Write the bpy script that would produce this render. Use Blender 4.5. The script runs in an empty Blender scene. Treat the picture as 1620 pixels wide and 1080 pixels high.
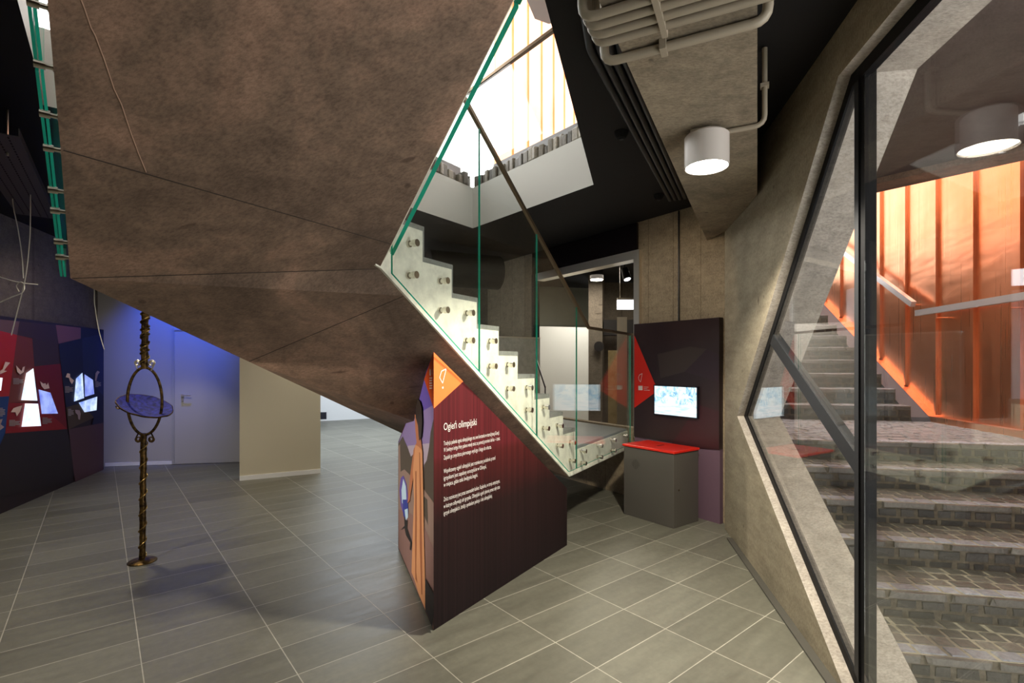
import bpy, bmesh, math, random
from mathutils import Vector, Matrix
from mathutils.geometry import tessellate_polygon
random.seed(7)
sc = bpy.context.scene
COL = sc.collection
V3 = Vector
F = 800.0; CX = 810.0; HY = 573.5; H = 1.55

# ------------------------------------------------------------------ camera
cam_d = bpy.data.cameras.new('camera'); cam = bpy.data.objects.new('camera', cam_d); COL.objects.link(cam)
cam.location = (0, 0, H); cam.rotation_euler = (math.pi/2, 0, 0)
cam_d.sensor_width = 36; cam_d.lens = 36*F/1620; cam_d.shift_y = (HY-540)/1620
cam_d.clip_start = 0.05; cam_d.clip_end = 200
sc.camera = cam
# ------------------------------------------------------------------ sky
w = bpy.data.worlds.new('world'); sc.world = w; w.use_nodes = True
bg = w.node_tree.nodes['Background']; bg.inputs[0].default_value = (1.0, 0.985, 0.965, 1); bg.inputs[1].default_value = 4.6
# ------------------------------------------------------------------ view
sc.view_settings.view_transform = 'Standard'; sc.view_settings.look = 'None'
sc.view_settings.exposure = 0.0; sc.view_settings.gamma = 1.0; sc.view_settings.use_curve_mapping = False
# ------------------------------------------------------------------ lights
def spot(name, loc, target, power, color, size=80, blend=0.6, radius=0.06):
    d = bpy.data.lights.new(name, 'SPOT'); d.energy = power; d.color = color
    d.spot_size = math.radians(size); d.spot_blend = blend; d.shadow_soft_size = radius
    o = bpy.data.objects.new(name, d); COL.objects.link(o); o.location = loc
    o.rotation_euler = (V3(target)-V3(loc)).to_track_quat('-Z', 'Y').to_euler()
    return o
def area(name, loc, target, power, color, sx=1.0, sy=1.0):
    d = bpy.data.lights.new(name, 'AREA'); d.energy = power; d.color = color; d.shape = 'RECTANGLE'; d.size = sx; d.size_y = sy
    o = bpy.data.objects.new(name, d); COL.objects.link(o); o.location = loc
    o.rotation_euler = (V3(target)-V3(loc)).to_track_quat('-Z', 'Y').to_euler()
    return o
WARM = (1.0, 0.80, 0.56); NEUT = (1.0, 0.90, 0.74); COOL = (0.86, 0.93, 1.0); BLUE = (0.05, 0.13, 1.0)
LIGHTS = [
 # unseen spots without fixtures in the exhibition hall (name, from, to, watts, colour, cone)
 ('hall_spot', (-3.6, 1.6, 3.0), (-3.3, 2.8, 0), 120, NEUT, 105),
 ('hall_spot', (-3.6, 4.4, 3.0), (-3.0, 4.6, 0), 115, NEUT, 105),
 ('hall_spot', (-0.9, -1.4, 3.0), (-1.2, 1.6, 0.0), 90, NEUT, 70),
 ('hall_spot', (-2.0, 6.6, 3.0), (-2.0, 6.6, 0), 75, NEUT, 105),
 ('print_fill', (-3.5, 1.5, 2.0), (-0.72, 3.55, 0.85), 420, NEUT, 32),  # added fill below ceiling height to brighten the printed left face
 ('board_spot', (0.9, 1.5, 2.7), (0.1, 3.6, 1.6), 12, NEUT, 40),
 ('wall_spot', (1.05, 4.1, 2.7), (1.7, 5.3, 1.9), 14, WARM, 100),
 ('blue_spot', (-4.55, 6.95, 3.1), (-5.0, 7.75, 2.15), 190, BLUE, 76),
 ('door_spot', (-4.2, 5.4, 3.0), (-4.95, 7.7, 0.1), 75, NEUT, 34),
 ('panel_spot', (-4.0, 5.2, 3.0), (-5.6, 6.2, 1.4), 34, (1.0, .8, .72), 80),
 ('partition_spot', (-2.3, 5.4, 3.0), (-3.1, 6.9, 1.0), 30, WARM, 80),
]
for nm, a, b, p, c, s in LIGHTS:
    spot(nm, a, b, p, c, s, 0.7)
area('far_room_light', (-2.6, 10.3, 3.05), (-2.6, 10.3, 0), 190, COOL, 2.5, 4.0)
area('side_room_light', (1.5, 8.2, 3.0), (1.5, 8.2, 0), 55, NEUT, 1.0, 1.0)

# ------------------------------------------------------------------ helpers
def ray(px, py): return V3(((px-CX)/F, 1.0, (HY-py)/F))
def at(px, py, d): return V3((0, 0, H)) + ray(px, py)*d            # point seen at that pixel, d metres in front
def onp(px, py, p0, n):                                            # where the line of sight meets a real plane
    o = V3((0, 0, H)); r = ray(px, py); n = V3(n)
    return o + r*((V3(p0)-o).dot(n)/r.dot(n))
def fl(px, py): return at(px, py, H*F/(py-HY))
EX = V3((1, 0, 0)); EZ = V3((0, 0, 1))

class MB:
    def __init__(s): s.v = []; s.f = []; s.m = []; s.c = []; s.col = (1, 1, 1, 1)
    def face(s, pts, m=0):
        i = len(s.v); s.v += [V3(p) for p in pts]; s.f.append(tuple(range(i, i+len(pts)))); s.m.append(m); s.c.append(s.col)
    def prism(s, pts, vec, m=0, ms=None, mt=None):
        pts = [V3(p) for p in pts]; vec = V3(vec); top = [p+vec for p in pts]; n = len(pts)
        i = len(s.v); s.v += pts+top
        nrm = V3((0, 0, 0))
        for k in range(n): nrm += (pts[k]-pts[0]).cross(pts[(k+1) % n]-pts[0])
        flip = nrm.dot(vec) > 0
        a = list(range(i, i+n)); b = list(range(i+n, i+2*n))
        ms = m if ms is None else ms; mt = m if mt is None else mt
        s.f.append(tuple(a[::-1] if flip else a)); s.m.append(m); s.c.append(s.col)
        s.f.append(tuple(b if flip else b[::-1])); s.m.append(mt); s.c.append(s.col)
        for k in range(n):
            q = (a[k], a[(k+1) % n], b[(k+1) % n], b[k])
            s.f.append(q if flip else q[::-1]); s.m.append(ms); s.c.append(s.col)
    def box(s, c, ax, ay, az, hx, hy, hz, m=0):
        c = V3(c); ax = V3(ax)*hx; ay = V3(ay)*hy; az = V3(az)*hz
        s.prism([c-ax-ay-az, c+ax-ay-az, c+ax+ay-az, c-ax+ay-az], az*2, m)
    def bx(s, a, b, m=0):
        s.prism([(a[0], a[1], a[2]), (b[0], a[1], a[2]), (b[0], b[1], a[2]), (a[0], b[1], a[2])], (0, 0, b[2]-a[2]), m)
    def bar(s, p, q, wd, ht, up=EZ, m=0):
        p = V3(p); q = V3(q); d = q-p; L = d.length; d.normalize()
        x = d.cross(V3(up)).normalized(); z = x.cross(d).normalized()
        s.box((p+q)/2, x, d, z, wd/2, L/2, ht/2, m)
    def tube(s, pts, r, n=12, m=0, caps=True, closed=False):
        pts = [V3(p) for p in pts]; N = len(pts); rs = r if isinstance(r, (list, tuple)) else [r]*N
        rings = []; prev = None
        for k, p in enumerate(pts):
            if closed: d = pts[(k+1) % N]-pts[(k-1) % N]
            else: d = pts[min(k+1, N-1)]-pts[max(k-1, 0)]
            if d.length < 1e-9: d = EZ.copy()
            d.normalize()
            if prev is None:
                u = d.cross(EZ if abs(d.z) < .9 else EX).normalized()
            else:
                u = (prev - d*prev.dot(d)).normalized()
            prev = u; v = d.cross(u)
            i = len(s.v)
            for j in range(n):
                a = 2*math.pi*j/n; s.v.append(p+(u*math.cos(a)+v*math.sin(a))*rs[k])
            rings.append(i)
        R = range(N if closed else N-1)
        for k in R:
            a = rings[k]; b = rings[(k+1) % N]
            for j in range(n):
                s.f.append((a+j, a+(j+1) % n, b+(j+1) % n, b+j)); s.m.append(m); s.c.append(s.col)
        if caps and not closed:
            s.f.append(tuple(rings[0]+j for j in range(n))[::-1]); s.m.append(m); s.c.append(s.col)
            s.f.append(tuple(rings[-1]+j for j in range(n))); s.m.append(m); s.c.append(s.col)
    def build(s, name, mats, parent=None, smooth=False, bevel=0, kind=None, fix=False):
        me = bpy.data.meshes.new(name); off = parent_loc(parent)
        me.from_pydata([tuple(p-off) for p in s.v], [], s.f)
        if not isinstance(mats, (list, tuple)): mats = [mats]
        for m in mats: me.materials.append(m)
        for p, m in zip(me.polygons, s.m): p.material_index = m
        if any(c != (1, 1, 1, 1) for c in s.c):
            at_ = me.color_attributes.new('tint', 'FLOAT_COLOR', 'CORNER')
            for p, c in zip(me.polygons, s.c):
                for li in p.loop_indices: at_.data[li].color = c
        if fix:
            b = bmesh.new(); b.from_mesh(me); bmesh.ops.recalc_face_normals(b, faces=b.faces); b.to_mesh(me); b.free()
        if smooth:
            for p in me.polygons: p.use_smooth = True
            try: me.set_sharp_from_angle(angle=math.radians(40))
            except Exception: pass
        o = bpy.data.objects.new(name, me); COL.objects.link(o)
        if parent: o.parent = parent
        if bevel:
            md = o.modifiers.new('bevel', 'BEVEL'); md.width = bevel; md.segments = 2; md.limit_method = 'ANGLE'; md.harden_normals = False
        if kind: o['kind'] = kind
        return o
def parent_loc(p):
    v = V3((0, 0, 0))
    while p: v = v + p.location; p = p.parent
    return v
def empty(name, loc, label=None, cat=None, group=None, kind=None):
    o = bpy.data.objects.new(name, None); COL.objects.link(o); o.location = V3(loc); o.empty_display_size = .1
    tag(o, label, cat, group, kind); return o
def tag(o, label=None, cat=None, group=None, kind=None):
    if label: o['label'] = label
    if cat: o['category'] = cat
    if group: o['group'] = group
    if kind: o['kind'] = kind
    return o
def holed(mb, outer, holes, fr, thick, m=0, mh=None):
    """slab from 2-D outline with holes; fr(a,b)->3D point, thick = vector"""
    thick = V3(thick); mh = m if mh is None else mh
    loops = [outer]+holes
    tris = tessellate_polygon([[V3((a, b, 0)) for a, b in L] for L in loops])
    flat = [p for L in loops for p in L]
    for t in tris:
        a = [fr(*flat[i]) for i in t]
        mb.face(a, m); mb.face([p+thick for p in a][::-1], m)
    for li, L in enumerate(loops):
        for k in range(len(L)):
            p = fr(*L[k]); q = fr(*L[(k+1) % len(L)])
            mb.face([p, q, q+thick, p+thick], m if li == 0 else mh)

# ------------------------------------------------------------------ materials
def N(nt, t, **kw):
    n = nt.nodes.new(t)
    for k, v in kw.items(): setattr(n, k, v)
    return n
def mat(name, col=(.5, .5, .5), rough=.5, metal=0., emit=None, es=1., spec=.5):
    m = bpy.data.materials.new(name); m.use_nodes = True; nt = m.node_tree
    b = nt.nodes['Principled BSDF']; b.inputs['Base Color'].default_value = (*col, 1)
    b.inputs['Roughness'].default_value = rough; b.inputs['Metallic'].default_value = metal
    b.inputs['Specular IOR Level'].default_value = spec
    if emit: b.inputs['Emission Color'].default_value = (*emit, 1); b.inputs['Emission Strength'].default_value = es
    return m
def ramp(nt, src, stops):
    r = N(nt, 'ShaderNodeValToRGB'); e = r.color_ramp.elements
    while len(e) < len(stops): e.new(.5)
    for i, (p, c) in enumerate(stops): e[i].position = p; e[i].color = (*c, 1)
    nt.links.new(src, r.inputs[0]); return r.outputs[0]
def coords(nt, rotz=0., scale=(1, 1, 1), loc=(0, 0, 0), kind='Object', rot=None):
    tc = N(nt, 'ShaderNodeTexCoord'); mp = N(nt, 'ShaderNodeMapping')
    nt.links.new(tc.outputs[kind], mp.inputs[0]); mp.inputs['Rotation'].default_value = rot or (0, 0, rotz)
    mp.inputs['Scale'].default_value = scale; mp.inputs['Location'].default_value = loc
    return mp.outputs[0]
def noise(nt, vec, scale, detail=5, rough=.55, dist=0.):
    n = N(nt, 'ShaderNodeTexNoise'); nt.links.new(vec, n.inputs['Vector'])
    n.inputs['Scale'].default_value = scale; n.inputs['Detail'].default_value = detail
    n.inputs['Roughness'].default_value = rough; n.inputs['Distortion'].default_value = dist
    return n.outputs['Fac']
def mixc(nt, fac, a, b, mode='MIX'):
    m = N(nt, 'ShaderNodeMix', data_type='RGBA', blend_type=mode)
    for inp, v in ((m.inputs['Factor'], fac), (m.inputs['A'], a), (m.inputs['B'], b)):
        if isinstance(v, (int, float)): inp.default_value = v
        elif isinstance(v, tuple): inp.default_value = (*v, 1)
        else: nt.links.new(v, inp)
    return m.outputs['Result']
def bump(nt, b, h, strength=.3, dist=.01):
    n = N(nt, 'ShaderNodeBump'); n.inputs['Strength'].default_value = strength; n.inputs['Distance'].default_value = dist
    nt.links.new(h, n.inputs['Height']); nt.links.new(n.outputs[0], b.inputs['Normal'])
def concrete(name, base, dark=.7, light=1.15, scale=1., boards=None, rough=.75, pits=True, warm=None, stretch=(1, 1, 1)):
    m = mat(name, base, rough); nt = m.node_tree; b = nt.nodes['Principled BSDF']
    v = coords(nt, scale=stretch)
    n1 = noise(nt, v, 1.6*scale, 8, .62, .6); n2 = noise(nt, v, 14*scale, 8, .7)
    c1 = ramp(nt, n1, [(.3, tuple(x*dark for x in base)), (.52, base), (.72, tuple(min(1, x*light) for x in (warm or base)))])
    c2 = ramp(nt, n2, [(.3, (.74, .74, .74)), (.62, (1.08, 1.08, 1.08))])
    c = mixc(nt, 1.0, c1, c2, 'MULTIPLY')
    if pits:
        vo = N(nt, 'ShaderNodeTexVoronoi'); nt.links.new(coords(nt, scale=(1, 1, .45)), vo.inputs['Vector']); vo.inputs['Scale'].default_value = 4.5
        pm = ramp(nt, vo.outputs['Distance'], [(.0, (.45, .42, .4)), (.06, (.55, .52, .5)), (.085, (1, 1, 1))])
        gate = ramp(nt, noise(nt, v, 2.2, 2), [(.5, (0, 0, 0)), (.58, (1, 1, 1))])
        c = mixc(nt, gate, c, mixc(nt, 1.0, c, pm, 'MULTIPLY'))
        # long hair cracks and trowel streaks
        st = noise(nt, coords(nt, scale=(2.0, 2.0, 14)), 2.0, 4, .6)
        c = mixc(nt, .35, c, mixc(nt, 1.0, c, ramp(nt, st, [(.35, (.72, .70, .68)), (.55, (1.05, 1.05, 1.05))]), 'MULTIPLY'))
    if pits:
        # fine formwork grain and short dark trowel dashes
        gr = noise(nt, coords(nt, scale=(1, 2.2, 1), rot=(0, 0, .5)), 55, 5, .75)
        c = mixc(nt, 1.0, c, ramp(nt, gr, [(.36, (.70, .69, .68)), (.58, (1.1, 1.1, 1.1))]), 'MULTIPLY')
        vd = N(nt, 'ShaderNodeTexVoronoi'); nt.links.new(coords(nt, scale=(.9, 5.5, 3.5), rot=(0, 0, .55)), vd.inputs['Vector']); vd.inputs['Scale'].default_value = 1.7; vd.inputs['Randomness'].default_value = 1
        dm = ramp(nt, vd.outputs['Distance'], [(.0, (.35, .32, .3)), (.07, (.6, .57, .55)), (.11, (1, 1, 1))])
        g2 = ramp(nt, noise(nt, v, 3.1, 2), [(.50, (0, 0, 0)), (.56, (1, 1, 1))])
        c = mixc(nt, g2, c, mixc(nt, 1.0, c, dm, 'MULTIPLY'))
    if boards:
        sp = N(nt, 'ShaderNodeSeparateXYZ'); nt.links.new(coords(nt, rotz=boards[0]), sp.inputs[0])
        wv = N(nt, 'ShaderNodeMath', operation='MULTIPLY'); nt.links.new(sp.outputs[0], wv.inputs[0]); wv.inputs[1].default_value = 1/boards[1]
        fr = N(nt, 'ShaderNodeMath', operation='FRACT'); nt.links.new(wv.outputs[0], fr.inputs[0])
        fl_ = N(nt, 'ShaderNodeMath', operation='FLOOR'); nt.links.new(wv.outputs[0], fl_.inputs[0])
        wn = N(nt, 'ShaderNodeTexWhiteNoise', noise_dimensions='1D'); nt.links.new(fl_.outputs[0], wn.inputs['W'])
        c = mixc(nt, 1.0, c, ramp(nt, wn.outputs['Value'], [(0, (.86, .85, .83)), (1, (1.06, 1.06, 1.06))]), 'MULTIPLY')
        c = mixc(nt, 1.0, c, ramp(nt, fr.outputs[0], [(0, (.62, .6, .57)), (.022, (.7, .68, .65)), (.045, (1, 1, 1))]), 'MULTIPLY')
    nt.links.new(c, b.inputs['Base Color'])
    bump(nt, b, n2, .25, .006)
    return m
M = {}
M['soffit'] = concrete('bare_concrete', (.215, .142, .098), .5, 1.4, 1.0, warm=(.29, .175, .12))
M['wall'] = concrete('board_marked_concrete', (.37, .29, .19), .8, 1.12, .8, boards=(0, .19))
M['wall_side'] = concrete('pale_concrete', (.39, .335, .24), .88, 1.1, .6, stretch=(1, .35, 1))
M['reveal'] = concrete('reveal_concrete', (.42, .375, .325), .88, 1.08, .7)
M['beam'] = concrete('beam_concrete', (.26, .21, .148), .68, 1.2, 1.3)
M['cream'] = concrete('cream_painted_concrete', (.76, .745, .62), .94, 1.04, .7, pits=False, rough=.6)
M['dark_wall'] = concrete('dark_concrete', (.15, .125, .098), .8, 1.1, .8, boards=(.3, .9))
M['black'] = mat('black_ceiling_paint', (.010, .009, .009), .8, spec=.2)
M['ceil'] = mat('dark_ceiling_board', (.014, .0125, .0125), .7, spec=.2)
M['darkslab'] = concrete('dark_brown_concrete', (.075, .055, .05), .8, 1.1, .7)
M['white'] = mat('white_plaster', (.74, .72, .67), .6)
M['coping'] = mat('pale_coping_paint', (.20, .20, .20), .6)
M['fascia'] = mat('pale_fascia_plaster', (.44, .43, .385), .6)
M['brightwhite'] = mat('white_wall_paint', (.84, .85, .86), .55)
M['partition'] = mat('cream_partition_paint', (.60, .55, .42), .6)
M['doorwall'] = mat('grey_white_wall_paint', (.46, .45, .43), .6)
M['steel'] = mat('brushed_steel', (.78, .73, .64), .42, 1.0)
M['chrome'] = mat('satin_chrome', (.72, .68, .6), .18, 1.0)
M['alu'] = mat('pale_aluminium', (.75, .77, .82), .35, .8)
M['frame'] = mat('black_metal_frame', (.008, .008, .009), .55, .0, spec=.12)
M['frameg'] = mat('grey_metal_frame', (.022, .023, .026), .5, .0, spec=.2)
M['brass'] = mat('dark_brass_rail', (.22, .16, .10), .35, .9)
M['tread'] = concrete('grey_stone_tread', (.21, .215, .195), .85, 1.15, 3, pits=False)
M['landing'] = concrete('blue_grey_stone', (.24, .27, .28), .85, 1.15, 3, pits=False, rough=.3)
M['conduit'] = mat('beige_conduit_paint', (.33, .28, .21), .45)
M['blackpipe'] = mat('black_pipe_paint', (.014, .014, .016), .4)
M['lampbody'] = mat('cream_lamp_enamel', (.55, .50, .46), .35)
M['glow'] = mat('lamp_diffuser', (1, 1, 1), .5, emit=(1, .93, .78), es=45)
M['glow2'] = mat('white_lightbox', (1, 1, 1), .5, emit=(.95, .97, 1), es=2.2)
M['red'] = mat('red_lacquer', (.68, .018, .008), .28)
M['greycab'] = mat('grey_lacquer', (.088, .080, .070), .45)
M['mauve'] = mat('mauve_print', (.15, .088, .125), .5)
M['screen_dark'] = mat('screen_bezel', (.01, .01, .02), .2)
M['text'] = mat('white_print', (.78, .74, .70), .6)
M['iron'] = None
def simple_noise_mat(name, c1, c2, scale, rough=.4, metal=0., stretch=(1, 1, 1), bmp=0, lo=.35, hi=.65):
    m = mat(name, c1, rough, metal); nt = m.node_tree; b = nt.nodes['Principled BSDF']
    n = noise(nt, coords(nt, scale=stretch), scale, 5)
    nt.links.new(ramp(nt, n, [(lo, c1), (hi, c2)]), b.inputs['Base Color'])
    if bmp: bump(nt, b, n, bmp, .01)
    return m
M['iron'] = simple_noise_mat('aged_bronze', (.018, .011, .007), (.17, .10, .03), 30, .42, .85, bmp=.4)
M['bluedish'] = simple_noise_mat('blue_hammered_enamel', (.005, .006, .10), (.022, .026, .34), 35, .8, 0, bmp=.8)
def print_dark():
    m = mat('dark_red_print', (.02, .01, .01), .6, spec=.2); nt = m.node_tree; b = nt.nodes['Principled BSDF']
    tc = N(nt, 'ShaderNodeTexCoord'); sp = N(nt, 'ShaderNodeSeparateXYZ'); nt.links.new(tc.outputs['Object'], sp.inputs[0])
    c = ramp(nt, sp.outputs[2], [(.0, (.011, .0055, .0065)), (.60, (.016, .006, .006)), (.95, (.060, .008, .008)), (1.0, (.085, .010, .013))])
    st = noise(nt, coords(nt, scale=(60, 60, .3)), 1.0, 3)
    c = mixc(nt, 1.0, c, ramp(nt, st, [(.35, (.72, .72, .72)), (.65, (1.3, 1.25, 1.25))]), 'MULTIPLY')
    nt.links.new(c, b.inputs['Base Color']); return m
M['print'] = print_dark()
M['orange'] = mat('orange_print', (.86, .20, .045), .45)
M['orange2'] = mat('deep_orange_print', (.72, .085, .012), .45)
M['panel_dark'] = simple_noise_mat('dark_brown_print', (.022, .012, .014), (.040, .022, .022), 1.6, .28, 0, (1, 1, .6))
M['redprint'] = mat('bright_red_print', (.72, .018, .006), .35)
def glass(name, tint=(.93, .975, .955)):
    m = bpy.data.materials.new(name); m.use_nodes = True; nt = m.node_tree; nt.nodes.clear()
    o = N(nt, 'ShaderNodeOutputMaterial'); mx = N(nt, 'ShaderNodeMixShader'); tr = N(nt, 'ShaderNodeBsdfTransparent'); gl = N(nt, 'ShaderNodeBsdfGlossy')
    tr.inputs[0].default_value = (*tint, 1); gl.inputs['Roughness'].default_value = 0.0; gl.inputs[0].default_value = (1, 1, 1, 1)
    fr = N(nt, 'ShaderNodeFresnel'); ge = N(nt, 'ShaderNodeNewGeometry')
    mr = N(nt, 'ShaderNodeMapRange'); nt.links.new(ge.outputs['Backfacing'], mr.inputs[0]); mr.inputs[3].default_value = 1.52; mr.inputs[4].default_value = 1/1.52
    nt.links.new(mr.outputs[0], fr.inputs[0]); nt.links.new(fr.outputs[0], mx.inputs[0]); nt.links.new(tr.outputs[0], mx.inputs[1]); nt.links.new(gl.outputs[0], mx.inputs[2])
    nt.links.new(mx.outputs[0], o.inputs[0]); return m
M['glass'] = glass('clear_glass', (.975, .99, .985))
M['glass_out'] = glass('window_glass', (.96, .97, .965))
def glass_edge():
    m = bpy.data.materials.new('green_glass_edge'); m.use_nodes = True; nt = m.node_tree; nt.nodes.clear()
    o = N(nt, 'ShaderNodeOutputMaterial'); a = N(nt, 'ShaderNodeBsdfTranslucent'); b = N(nt, 'ShaderNodeBsdfPrincipled'); mx = N(nt, 'ShaderNodeMixShader')
    a.inputs[0].default_value = (.02, .50, .33, 1); b.inputs['Base Color'].default_value = (.01, .16, .11, 1); b.inputs['Roughness'].default_value = .12
    mx.inputs[0].default_value = .4; nt.links.new(a.outputs[0], mx.inputs[1]); nt.links.new(b.outputs[0], mx.inputs[2]); nt.links.new(mx.outputs[0], o.inputs[0]); return m
M['edge'] = glass_edge()
def copper():
    m = mat('copper_sheet', (.85, .42, .25), .3, 1.0); nt = m.node_tree; b = nt.nodes['Principled BSDF']
    n = noise(nt, coords(nt, scale=(.35, .35, 1.6)), 1.3, 3)
    fine = noise(nt, coords(nt, scale=(40, 40, .6)), 1.0, 3)
    nt.links.new(ramp(nt, noise(nt, coords(nt), 1.1, 4), [(.3, (.82, .33, .16)), (.7, (.92, .44, .26))]), b.inputs['Base Color'])
    nt.links.new(ramp(nt, fine, [(.3, (.26, .26, .26)), (.7, (.38, .38, .38))]), b.inputs['Roughness'])
    bump(nt, b, n, .35, .05); return m
M['copper'] = copper()
def tile_floor():
    m = mat('grey_floor_tiles', (.2, .2, .17), .42); nt = m.node_tree; b = nt.nodes['Principled BSDF']
    th = math.atan2(.632, .775)     # tile rows run along (0.775, 0.632)
    tc = N(nt, 'ShaderNodeTexCoord'); vr = N(nt, 'ShaderNodeVectorRotate', rotation_type='Z_AXIS'); nt.links.new(tc.outputs['Object'], vr.inputs['Vector']); vr.inputs['Angle'].default_value = -th
    ad = N(nt, 'ShaderNodeVectorMath', operation='ADD'); nt.links.new(vr.outputs[0], ad.inputs[0]); ad.inputs[1].default_value = (-1.361+.597*40, -2.622+.301*100, 0)
    br = N(nt, 'ShaderNodeTexBrick'); br.offset = 0; br.squash = 1; nt.links.new(ad.outputs[0], br.inputs['Vector'])
    br.inputs['Scale'].default_value = 1; br.inputs['Brick Width'].default_value = .597; br.inputs['Row Height'].default_value = .301
    br.inputs['Mortar Size'].default_value = .0028; br.inputs['Mortar Smooth'].default_value = .15
    br.inputs['Color1'].default_value = (.140, .136, .108, 1); br.inputs['Color2'].default_value = (.185, .180, .145, 1); br.inputs['Mortar'].default_value = (.44, .42, .36, 1)
    sc_ = N(nt, 'ShaderNodeVectorMath', operation='MULTIPLY'); nt.links.new(ad.outputs[0], sc_.inputs[0]); sc_.inputs[1].default_value = (1.2, 7, 1)
    n1 = noise(nt, sc_.outputs[0], 1.6, 7, .65); n2 = noise(nt, ad.outputs[0], 22, 6, .7)
    c = mixc(nt, 1.0, br.outputs['Color'], ramp(nt, n1, [(.3, (.80, .79, .78)), (.7, (1.14, 1.14, 1.12))]), 'MULTIPLY')
    c = mixc(nt, 1.0, c, ramp(nt, n2, [(.3, (.88, .88, .88)), (.7, (1.08, 1.08, 1.08))]), 'MULTIPLY')
    nt.links.new(c, b.inputs['Base Color'])
    nt.links.new(ramp(nt, n1, [(.3, (.36, .36, .36)), (.7, (.48, .48, .48))]), b.inputs['Roughness'])
    inv = N(nt, 'ShaderNodeMath', operation='SUBTRACT'); inv.inputs[0].default_value = 1; nt.links.new(br.outputs['Fac'], inv.inputs[1])
    bump(nt, b, inv.outputs[0], .25, .002); return m
M['tiles'] = tile_floor()
def stone():
    m = mat('granite_setts', (.2, .19, .18), .4); nt = m.node_tree; b = nt.nodes['Principled BSDF']
    a = N(nt, 'ShaderNodeAttribute', attribute_name='tint')
    n = noise(nt, coords(nt), 38, 6, .7)
    c = mixc(nt, 1.0, a.outputs['Color'], ramp(nt, n, [(.3, (.62, .62, .62)), (.7, (1.3, 1.28, 1.25))]), 'MULTIPLY')
    nt.links.new(c, b.inputs['Base Color']); bump(nt, b, n, .6, .01); return m
M['stone'] = stone()
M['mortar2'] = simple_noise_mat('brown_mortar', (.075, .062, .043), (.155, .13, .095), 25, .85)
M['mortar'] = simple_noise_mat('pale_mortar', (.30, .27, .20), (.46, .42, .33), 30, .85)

# ================================================================== SETTING
E2 = V3((.1817, .9834, 0)); N2 = V3((.9834, -.1817, 0))            # glazed side wall: along, outward
def W2(n, s, z=0.): return N2*n+E2*s+EZ*z
P1 = V3((1.99, 4.85, 0)); D1 = V3((-.5708, .8211, 0)); M1 = V3((.8211, .5708, 0))   # end wall with display
def W1(q, z=0., off=0.): return P1+D1*q+M1*off+EZ*z
CZ = 3.15
# floor
mb = MB(); mb.prism([W2(1.43, -4.2), W2(1.43, 4.9), W1(-.3, 0, .3), W2(1.43, 13), (-1, 18, 0), (-9, 18, 0), (-9, -3.5, 0), (0, -3.5, 0)], (0, 0, -.1))
mb.build('floor', M['tiles'], kind='structure')
# ceiling slab with the stair void
void = [(-.467, 6.02), (.733, 4.547), (.145, 2.232), (1.12, .95), (-.1, -.5), (-1.3, 1.1), (-2.9, 3.15), (-2.07, 3.8), (-1.018, 5.257)]
mb = MB()
a = W2(1.43, -4.2); b = W2(1.43, 5.3); c = W2(1.43, 13)
holed(mb, [(a.x, a.y), (b.x, b.y), (c.x, c.y), (-1, 18), (-9, 18), (-9, -3.5), (a.x, -3.5)], [void], lambda x, y: V3((x, y, CZ)), (0, 0, .48), 0, 1)
mb.build('ceiling', [M['ceil'], M['fascia']], kind='structure', fix=True)
# end wall with the portal opening
mb = MB()
holed(mb, [(-.30, 0), (-.30, CZ), (4.3, CZ), (4.3, 0)], [[(1.04, .8), (1.04, 2.78), (3.02, 2.78), (3.02, .8)]], lambda q, z: W1(q, z, .07), M1*.1)
mb.build('wall_back', M['wall'], kind='structure', fix=True)
# glazed side wall : polygonal opening
def on2(px, py, n=1.165): 
    p = onp(px, py, N2*n, N2); return (p.dot(E2), p.z)
GA = on2(1180, 658); GB = on2(1352, 118); GE = on2(1356, 1079)
gslope = (GA[1]-GE[1])/(GA[0]-GE[0])
GF = (GE[0]-(GE[1]-.02)/gslope, .02)
SN = .25
poly = [GA, GB, (SN, GB[1]-.03), (SN, .02), GF]
mb = MB()
holed(mb, [(-4.2, -2.2), (5.0, -2.2), (5.0, CZ+.5), (-4.2, CZ+.5)], [poly], lambda s, z: W2(1.095, s, z), N2*.335, 0, 1)
mb.build('wall_right', [M['wall_side'], M['reveal']], kind='structure', fix=True)
mb = MB(); mb.prism([W2(1.04, -3), W2(1.095, -3), W2(1.095, 4.72), W2(1.05, 4.72)], (0, 0, .012)); mb.build('trim_1', mat('grey_skirting_strip', (.085, .08, .068), .5), kind='structure')
# window frame + panes
win = empty('window_1', W2(1.165, 3.0, 0), kind='structure')
def strip(mb, p, q, wd, n0, n1, side=1, ext=0.):
    p = V3((p[0], p[1], 0)); q = V3((q[0], q[1], 0)); d = (q-p).normalized(); nn = V3((-d.y, d.x, 0))*side
    p = p-d*ext; q = q+d*ext
    mb.prism([W2(n0, *x[:2]) for x in (p, q, q+nn*wd, p+nn*wd)], N2*(n1-n0))
fr_ = MB()
strip(fr_, GA, GB, .05, 1.15, 1.19, 1); strip(fr_, GB, poly[2], .06, 1.15, 1.19, 1)
strip(fr_, poly[2], poly[3], .06, 1.15, 1.19, 1); strip(fr_, GF, GA, .05, 1.15, 1.19, 1)
fr_.build('window_frame', M['frame'], win, fix=True)
s1 = on2(1351.5, 600, 1.15)[0]; s3 = on2(1387, 600, 1.205)[0]; s2 = (s1+s3)/2
zt = GB[1]; 
mb = MB(); mb.prism([W2(1.15, s1), W2(1.15, s2+.002), W2(1.205, s2+.002), W2(1.205, s1)], (0, 0, zt)); mb.build('mullion', M['frameg'], win, fix=True)
mb = MB(); mb.prism([W2(1.158, s2), W2(1.158, s3), W2(1.205, s3), W2(1.205, s2)], (0, 0, zt)); mb.build('mullion', M['frame'], win, fix=True)
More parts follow.
